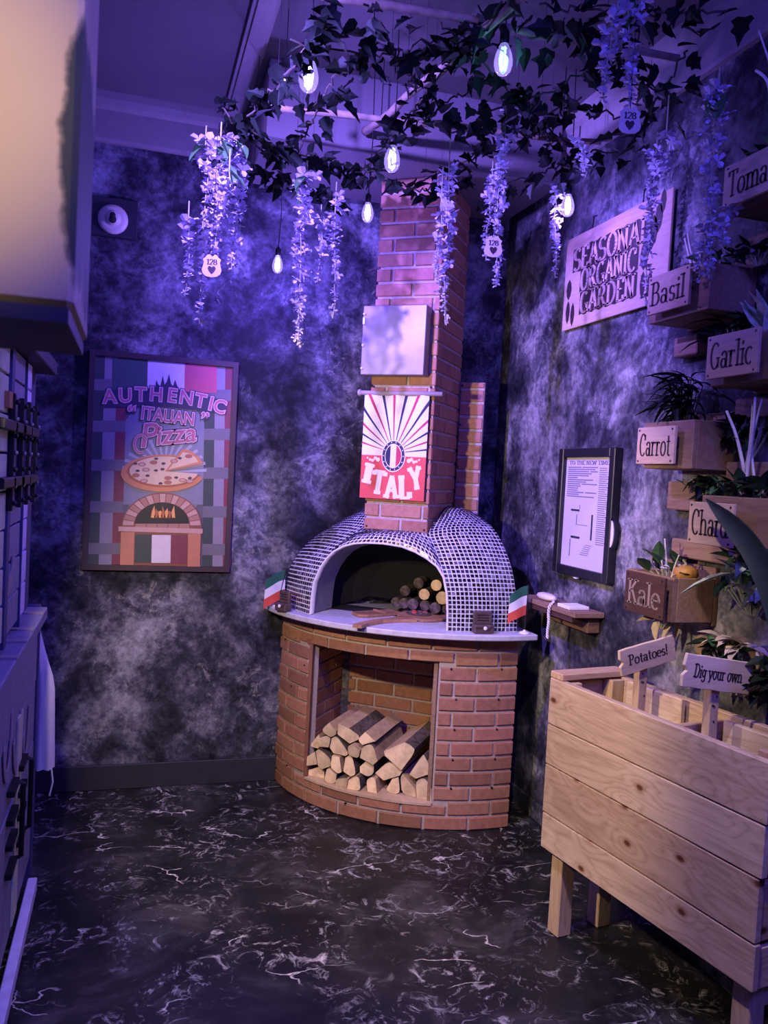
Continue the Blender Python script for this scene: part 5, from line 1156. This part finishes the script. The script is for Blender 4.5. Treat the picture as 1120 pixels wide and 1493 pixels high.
IVY = [
  [(0.263,3.000,2.575),(0.296,2.900,2.649),(0.348,2.800,2.710),(0.414,2.600,2.723),(0.456,2.450,2.764),(0.471,2.300,2.797)],
  [(0.230,2.900,2.729),(0.312,2.950,2.683),(0.417,3.000,2.648),(0.559,3.100,2.682),(0.742,3.200,2.708),(0.901,3.240,2.713)],
  [(0.359,3.100,2.612),(0.495,3.150,2.595),(0.638,3.200,2.586),(0.749,3.200,2.576)],
  [(0.404,2.500,2.777),(0.562,2.500,2.779),(0.692,2.500,2.794),(0.828,2.450,2.839),(0.963,2.400,2.883),(1.052,2.300,2.882)],
  [(0.774,3.100,2.640),(0.820,2.900,2.679),(0.868,2.750,2.760),(0.909,2.600,2.817),(0.943,2.400,2.849),(0.962,2.250,2.877)],
  [(1.050,3.200,2.690),(1.142,3.180,2.731),(1.247,3.100,2.781),(1.300,2.900,2.797),(1.337,2.700,2.800),(1.384,2.500,2.797)],
  [(0.912,3.200,2.676),(1.059,3.200,2.660),(1.145,3.200,2.676),(1.262,3.200,2.730)],
  [(1.080,2.900,2.759),(1.127,2.700,2.775),(1.234,2.600,2.788),(1.304,2.450,2.805),(1.358,2.300,2.844),(1.385,2.200,2.892)],
  [(1.126,2.400,2.875),(1.190,2.300,2.881),(1.309,2.300,2.865),(1.434,2.300,2.806),(1.606,2.400,2.796)],
  [(0.829,2.400,2.876),(1.010,2.500,2.836),(1.155,2.600,2.819),(1.471,2.900,2.813),(1.563,2.900,2.763)],
  [(1.285,3.100,2.639),(1.385,3.000,2.677),(1.505,2.950,2.719),(1.566,2.800,2.741),(1.649,2.700,2.732)],
  [(0.569,2.300,2.818),(0.659,2.400,2.821),(0.748,2.500,2.784),(0.841,2.600,2.761)],
  [(1.069,2.200,2.864),(1.201,2.200,2.883),(1.328,2.150,2.894),(1.478,2.100,2.881),(1.540,2.000,2.862)],
  [(0.517,3.000,2.628),(0.542,2.900,2.715),(0.556,2.750,2.749),(0.577,2.650,2.776),(0.653,2.600,2.801)],
  [(1.032,2.600,2.796),(0.949,2.700,2.778),(0.888,2.800,2.713),(0.829,2.850,2.710)],
  [(1.465,2.500,2.767),(1.601,2.500,2.722),(1.562,2.300,2.767),(1.557,2.200,2.847)],
]
WHERE = ['hanging over the poster end of the cornice', 'running along the bulkhead towards the chimney', 'drooping beside the chimney top', 'crossing the middle of the ceiling near the largest bulb', 'winding along the lengthwise pole', 'running from the chimney to the right wall cornice',
         'drooping across the chimney top', 'running above the numbered shield tag', 'looping above the large garden sign', 'crossing under the ceiling by the green bulb', 'hanging near the corner above the garden sign', 'running over the near ceiling by the batten', 'running along the near right ceiling', 'rising between the cream cornice and the largest bulb', 'crossing behind the lengthwise pole', 'hanging by the wall above the Basil box']
ri = random.Random(17)
for P, wtxt in zip(IVY, WHERE):
    P = [Vector(p) for p in P]; t = thing('ivy_vine', 'dark artificial ivy vine '+wtxt, 'vine', P[0], 0, 'ivy vines under the ceiling'); ln = plen(P); S = smoothp(P, 30, 2)
    S = [p+Vector((ri.uniform(-.01, .01), ri.uniform(-.01, .01), ri.uniform(-.012, .012))) for p in S]
    MB().tube(S, .0035, 5).build('stem', 'vine', t)
    MB().tube([S[len(S)//2], Vector((S[len(S)//2].x, S[len(S)//2].y, ZC-.001))], .0007, 4).build('hanger_wire', 'iron', t)
    n = int(ln/.017); dense = 1.5 if wtxt.startswith(('hanging over the poster', 'running along the bulkhead', 'drooping')) else 1.0
    for i in range(int(n*dense)):
        p = lerp_poly(S, (i+.5)/(n*dense)); a = ri.uniform(0, 2*math.pi); d = Vector((math.cos(a), math.sin(a), ri.uniform(-1.2, .4)))
        sp = Vector((ri.uniform(-1, 1), ri.uniform(-1, 1), ri.uniform(-1.0, .5)))*(.035 if dense > 1 else .062)
        k = ri.uniform(.7, 1.25)
        place(LM['ivy' if ri.random() < .7 else 'ivy2'], 'leaf', t, p+sp-P[0], aim(d, ri.uniform(-1.2, 1.2)), (k, k, k))
# wisteria: hanging strands of blossoms that thin out downwards
def blossom_mesh():
    mb = MB()
    for k, (a, el, s) in enumerate(((0, .2, 1), (2.1, .1, .9), (4.2, .15, .95), (1.0, -.8, .7))):
        d = Vector((math.cos(a)*math.cos(el), math.sin(a)*math.cos(el), math.sin(el))); q = d.to_track_quat('Y', 'Z')
        pts = [(0, 0, 0), (.007, .006, .003), (.008, .014, .004), (0, .019, .001), (-.008, .014, .004), (-.007, .006, .003)]
        mb.add([q @ (Vector(p)*s) for p in pts], [(0, 1, 2, 3), (0, 3, 4, 5)])
    o = mb.build('wisteria_blossom', 'wist', None, center=False, fixn=False); me = o.data; bpy.data.objects.remove(o); return me
BLM = blossom_mesh()
def bud_mesh():
    o = MB().lathe([(.001, 0), (.0035, .004), (.004, .008), (.0025, .013), (.0008, .016)], (0, 0, 0), (0, 1, 0), 6).build('wisteria_bud', 'wist', None, center=False); me = o.data; bpy.data.objects.remove(o); return me
BUD = bud_mesh()
WIS = [
  ((0.297,2.900,2.615),0.438,1.4,'longest of the bunch left of the largest bulb'), ((0.240,2.850,2.598),0.462,1.4,'behind the shield tag in the thick bunch'), ((0.198,2.950,2.617),0.289,1.2,'at the outer edge of the thick bunch under the cornice'),
  ((0.149,2.900,2.340),0.267,0.8,'short and nearest the wall sounder in the thick bunch'), ((0.201,2.950,2.326),0.332,0.8,'thin tail hanging lowest in the thick bunch'), ((0.268,2.800,2.496),0.199,1.3,'short and full in the thick bunch'),
  ((0.563,3.000,2.574),0.615,1.3,'long and full between the small bulb and the chimney'), ((0.634,3.050,2.444),0.243,0.7,'short and thin beside the long full strand'), ((0.687,3.050,2.535),0.454,0.8,'thin and long just beside the chimney'),
  ((1.091,2.950,2.679),0.588,1.0,'hanging in front of the chimney edge'), ((1.050,2.900,2.506),0.323,0.7,'short and thin in front of the chimney edge'), ((1.219,2.750,2.811),0.612,1.1,'long beside the tag in the dark corner'),
  ((1.204,2.800,2.609),0.305,0.6,'thin behind the tag in the dark corner'), ((1.537,2.950,2.684),0.369,0.9,'beside the bulb by the garden sign'), ((1.437,2.600,2.697),0.123,0.8,'very short under the ivy by the garden sign'),
  ((1.578,2.300,2.632),0.148,0.8,'short above the corner of the garden sign'), ((1.647,2.450,2.654),0.523,0.9,'draped over the end of the garden sign'), ((1.531,2.000,2.644),0.538,1.1,'long beside the Tomato box'),
  ((1.599,2.100,2.290),0.164,1.0,'short above the Basil box'), ((1.222,2.000,2.830),0.303,1.2,'full above the hanging shield tag'), ((1.195,2.000,2.770),0.231,1.0,'shorter above the hanging shield tag'), ((1.587,2.000,2.319),0.134,0.9,'short below the Tomato plaque')]
rw = random.Random(23)
for top_, ln, wd_, txt in WIS:
    top_ = Vector(top_); t = thing('wisteria_strand', 'lilac artificial wisteria strand '+txt, 'flower strand', top_, 0, 'wisteria strands hanging from the ivy')
    sw_ = [Vector((0, 0, 0))]
    for i in range(1, 9): sw_.append(Vector((sw_[-1].x+rw.uniform(-.008, .008), sw_[-1].y+rw.uniform(-.008, .008), -ln*i/8)))
    up_ = .14 if 'chimney edge' in txt or 'corner of the garden' in txt else .05
    MB().tube([Vector((0, 0, max(up_, .02)))]+sw_, [.0025]*3+[.002]*7, 5).build('stem', 'stem', t, world=False)
    n = int(ln/.0095*max(.7, wd_))
    for i in range(n):
        f_ = (i+.5)/n; p = lerp_poly(sw_, f_); tap = (1-.78*f_)*wd_; a = rw.uniform(0, 2*math.pi); r_ = rw.uniform(.2, 1)*.034*tap
        d = Vector((math.cos(a), math.sin(a), rw.uniform(-.7, .3))); k = rw.uniform(.9, 1.5)*(1.35-.65*f_)
        if f_ > .80 and i % 2: place(BUD, 'bud', t, p+d*r_*.4, aim(d), (k, k, k))
        else: place(BLM, 'blossom', t, p+Vector((d.x*r_, d.y*r_, d.z*.01)), (rw.uniform(-.6, .6), rw.uniform(-.6, .6), a), (k, k, k))
    for i in range(2 if wd_ > 1 else 0):
        d = Vector((rw.uniform(-1, 1), rw.uniform(-1, 1), -.8)); place(LM['green'], 'leaf', t, Vector((0, 0, -.02*i)), aim(d), (1.3, 1.3, 1.3))

# numbered shield tags
def shield(c, ang, s, label, top_z):
    c = Vector(c); a = math.radians(ang); ex = Vector((math.cos(a), math.sin(a), 0)); nn = Vector((math.sin(a), -math.cos(a), 0)); t = thing('shield_tag', label, 'tag', c, 0, 'numbered shield tags hanging in the flowers')
    half = [(0, -.060), (.028, -.056), (.046, -.042), (.052, -.022), (.046, 0), (.042, .020), (.048, .034), (.034, .044), (.026, .056), (.012, .060), (.006, .050)]
    P = [(x*s, y*s) for x, y in half]+[(-x*s, y*s) for x, y in half[::-1][:-1]]
    MB().prism(P, c, ex, Z3, nn, 0, .003).build('plate', 'tag', t)
    put_text('128', c+nn*.003+Z3*.006*s, ex, Z3, nn, .056*s, .028*s, 0, .0006, thick=.17, thin=.09).build('number', 'letter', t)
    h = [(0, -.045), (.014, -.030), (.022, -.014), (.016, -.002), (.006, -.002), (0, -.008), (-.006, -.002), (-.016, -.002), (-.022, -.014), (-.014, -.030)]
    MB().prism([(x*s, y*s) for x, y in h], c+nn*.003, ex, Z3, nn, 0, .0006).build('printed_heart', 'letter', t)
    MB().tube([c+Z3*.050*s, c+Z3*.075*s, Vector((c.x, c.y, top_z))], .001, 4).build('string', 'iron', t)
shield((.225, 2.80, 2.160), -14, .62, 'small numbered shield tag in the thick wisteria bunch', 2.60)
shield((1.235, 1.97, 2.484), -14, .60, 'numbered shield tag hanging alone before the dark wall', 2.80)
shield((1.181, 2.70, 2.324), -14, .62, 'numbered shield tag hanging in the dark corner', 2.62)

# ------------------------------------------------------------------ string bulbs
def bulb(c, label, fil='fil', s=1.0, e=1.6, col=VIO, top=ZC):
    c = Vector(c); t = thing('string_bulb', label, 'bulb', c, 0, 'glass bulbs hanging under the ceiling')
    prof = [(.004, -.052), (.016, -.048), (.026, -.036), (.031, -.018), (.031, 0), (.027, .018), (.020, .036), (.014, .048), (.013, .056)]
    MB().lathe([(r*s, h*s) for r, h in prof], c, Z3, 20).build('glass', 'glass', t, smooth=True)
    MB().lathe([(.014*s, .050*s), (.016*s, .056*s), (.016*s, .090*s), (.008*s, .098*s), (.004*s, .104*s)], c, Z3, 14).build('socket', 'black', t, smooth=True)
    for k in range(4):
        a = k*math.pi/2; MB().tube([c+Vector((math.cos(a)*.006, math.sin(a)*.006, .040))*s, c+Vector((math.cos(a)*.013, math.sin(a)*.013, .0))*s, c+Vector((math.cos(a)*.008, math.sin(a)*.008, -.034))*s], .0034*s, 6).build('filament', fil, t)
    MB().tube([c+Z3*.10*s, c.lerp(Vector((c.x, c.y, top)), .5)+Vector((.006, 0, 0)), Vector((c.x, c.y, top-.001))], .0022, 5).build('cord', 'black', t)
    l = lamp('bulb_light', 'POINT', (c.x, c.y, c.z-.044*s), col, e, None, .02); return t
bulb((.479, 2.60, 2.735), 'largest lit clear glass bulb hanging near the ceiling batten', s=1.0, e=2.2)
bulb((1.047, 2.40, 2.803), 'green lit glass bulb hanging near the lengthwise pole', 'filgreen', s=.93, e=.5, col=(.1, .5, 1.0))
bulb((.853, 2.90, 2.643), 'lit clear glass bulb hanging in front of the chimney top', s=.92, e=1.6, top=ZC)
bulb((.852, 3.20, 2.538), 'lit clear glass bulb hanging just beside the chimney brickwork', s=.75, e=2.2, top=ZC)
bulb((1.570, 2.90, 2.582), 'lit clear glass bulb hanging beside the large garden sign', s=.82, e=8.0)
bulb((.555, 3.52, 2.370), 'small lit clear glass bulb hanging close to the back wall', s=.72, e=42.0, top=2.80)
for c, lb_ in (((.447, 2.90, 2.838), 'tiny yellow fairy light near the largest bulb'), ((.391, 3.20, 2.600), 'tiny yellow fairy light above the dark back wall')):
    c = Vector(c); t = thing('fairy_light', lb_, 'light', c)
    MB().lathe([(.002, -.012), (.008, -.006), (.009, .002), (.005, .010)], c, (.3, 0, 1), 10).build('led', 'filyel', t, smooth=True)
    MB().tube([c+Z3*.008, c+Vector((.01, .02, .05)), Vector((c.x+.01, c.y+.02, ZC-.001))], .0015, 4).build('wire', 'iron', t)

# ------------------------------------------------------------------ painted stall front on the left, apron, bulkhead box
sf = thing('stall_front', 'painted stall front of lime and lilac boards with black iron fittings', 'stall', (-.34, 2.3, 0))
FX = -.305
def boards(y0, y1, z0, z1, mat_, x=FX, h=.098):
    z = z0; 
    while z < z1-.02:
        MB().box((x-.018, y0, z), (x+random.uniform(-.0015, .0015), y1, min(z+h-.006, z1))).build('board', mat_, sf, bevel=.002); z += h
MB().box((-.405, 1.30, 0), (-.326, 3.06, 1.80)).build('carcass', 'blueboard', sf)
boards(1.30, 2.285, 1.02, 1.78, 'lime'); boards(2.34, 2.60, 1.02, 1.78, 'slate'); boards(2.61, 2.765, 1.02, 1.78, 'lilac')
for y_ in (2.288, 2.600): MB().box((FX-.02, y_, 1.00), (FX+.006, y_+.05 if y_ < 2.4 else y_+.009, 1.80)).build('upright', 'blueboard', sf)
MB().box((FX-.02, 1.30, 1.785), (FX+.045, 3.06, 1.83)).build('header_beam', 'base', sf, bevel=.003)
MB().box((FX-.02, 2.22, 1.62), (FX+.010, 2.30, 1.66)).build('bracket', 'gourd', sf)
for y_ in (2.295, 2.47, 2.62, 2.80):      # iron latches: studded upright with two straps
    MB().box((FX+.002, y_-.012, 1.36), (FX+.016, y_+.012, 1.66)).build('latch_upright', 'iron', sf, bevel=.002)
    for z_ in (1.435, 1.575): MB().box((FX+.0025, y_-.22, z_-.013), (FX+.024, y_-.0125, z_+.013)).build('strap', 'iron', sf, bevel=.003)
    for k in range(7): MB().lathe([(.006, 0), (.007, .004), (.003, .008)], (FX+.0165, y_, 1.38+.043*k), (1, 0, 0), 8).build('stud', 'metal' if k % 2 else 'iron', sf, smooth=True)
MB().prism([(0, 0), (.10, .02), (.10, .05), (.14, .09), (.10, .10), (.06, .06), (0, .05)], (FX+.002, 2.33, 1.13), Y3, Z3, X3, 0, .004).build('painted_arrow', 'trim', sf)
MB().box((-.33, 1.30, .945), (-.262, 3.05, .985)).build('ledge', 'slate', sf, bevel=.004)
for y_ in (2.25, 2.45, 2.62, 2.90): MB().box((-.331, y_, .9851), (-.261, y_+.03, .990)).build('ledge_mark', 'trim', sf)
boards(1.30, 3.05, .10, .94, 'slate', -.292, .21)
for k, y_ in enumerate((2.30, 2.50, 2.72)):
    P = arc(0, 0, .085, .17, 200, 360, 12)+arc(0, 0, .055, .14, 360, 200, 12)
    MB().prism(P, (-.2895, y_+.05, .80-.05*k), Y3, Z3, X3, 0, .003).build('painted_scroll', 'trim', sf)
MB().box((-.2915, 2.56, .12), (-.286, 2.66, .74)).build('painted_panel', 'lime', sf)
for y_ in (2.50, 2.70):
    MB().tube([(-.285, y_, .58), (-.262, y_, .57), (-.262, y_, .36), (-.285, y_, .35)], .008, 6).build('handle', 'iron', sf)
    for z_ in (.35, .43, .50, .58): MB().box((-.2905, y_-.11, z_-.008), (-.272, y_+.005, z_+.008)).build('hinge_strap', 'iron', sf)
MB().box((-.33, 3.0505, 0), (-.285, 3.085, .99)).build('end_post', 'blueboard', sf, bevel=.003)
tag(MB().box((-.285, 1.2, .03), (-.255, 2.95, .075)).box((-.29, 1.3, 0), (-.26, 1.36, .03)).box((-.29, 2.85, 0), (-.26, 2.91, .03)).build('kick_rail', 'lilac', bevel=.003), 'long lilac rail lying along the foot of the stall front', 'rail')
ap = thing('hanging_apron', 'white cloth apron hanging from the end of the stall front', 'apron', (-.29, 3.14, .35))
rowsA = []
for j in range(13):
    f_ = j/12; z_ = .955-.585*f_; w0 = -.318+.016*f_; w1 = w0+.010+.062*min(1, f_*2.2)**1.3
    rowsA.append([Vector((w0+(w1-w0)*i/8, 3.16+.016*math.sin(i*1.5+f_*2)*f_+.012*math.cos(i*.8), z_)) for i in range(9)])
r2 = [[p+Vector((0, .003, 0)) for p in r] for r in rowsA]
MB().grid(rowsA).grid(r2).grid([rowsA[-1], r2[-1]]).grid([[r[-1] for r in rowsA], [r[-1] for r in r2]]).grid([[r[0] for r in rowsA], [r[0] for r in r2]]).build('cloth', 'white', ap, smooth=True)
lp = rowsA[5]
MB().tube([rowsA[-1][-2], rowsA[-1][-2]+Vector((.006, 0, -.05)), rowsA[-1][-2]+Vector((-.004, 0, -.10))], .003, 5).build('tie_string', 'white', ap)
MB().tube([(-.318, 3.085, .975), (-.316, 3.165, .962)], .006, 6).build('peg', 'iron', ap)
bb = thing('hanging_cabinet', 'tan wall cabinet with a dark stain down its edge, above the stall', 'cabinet', (-.24, 1.0, 1.645))
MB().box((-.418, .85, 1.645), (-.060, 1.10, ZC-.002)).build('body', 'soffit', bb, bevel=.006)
MB().box((-.418, .852, 1.630), (-.064, 1.098, 1.6445)).build('underside', 'base', bb)
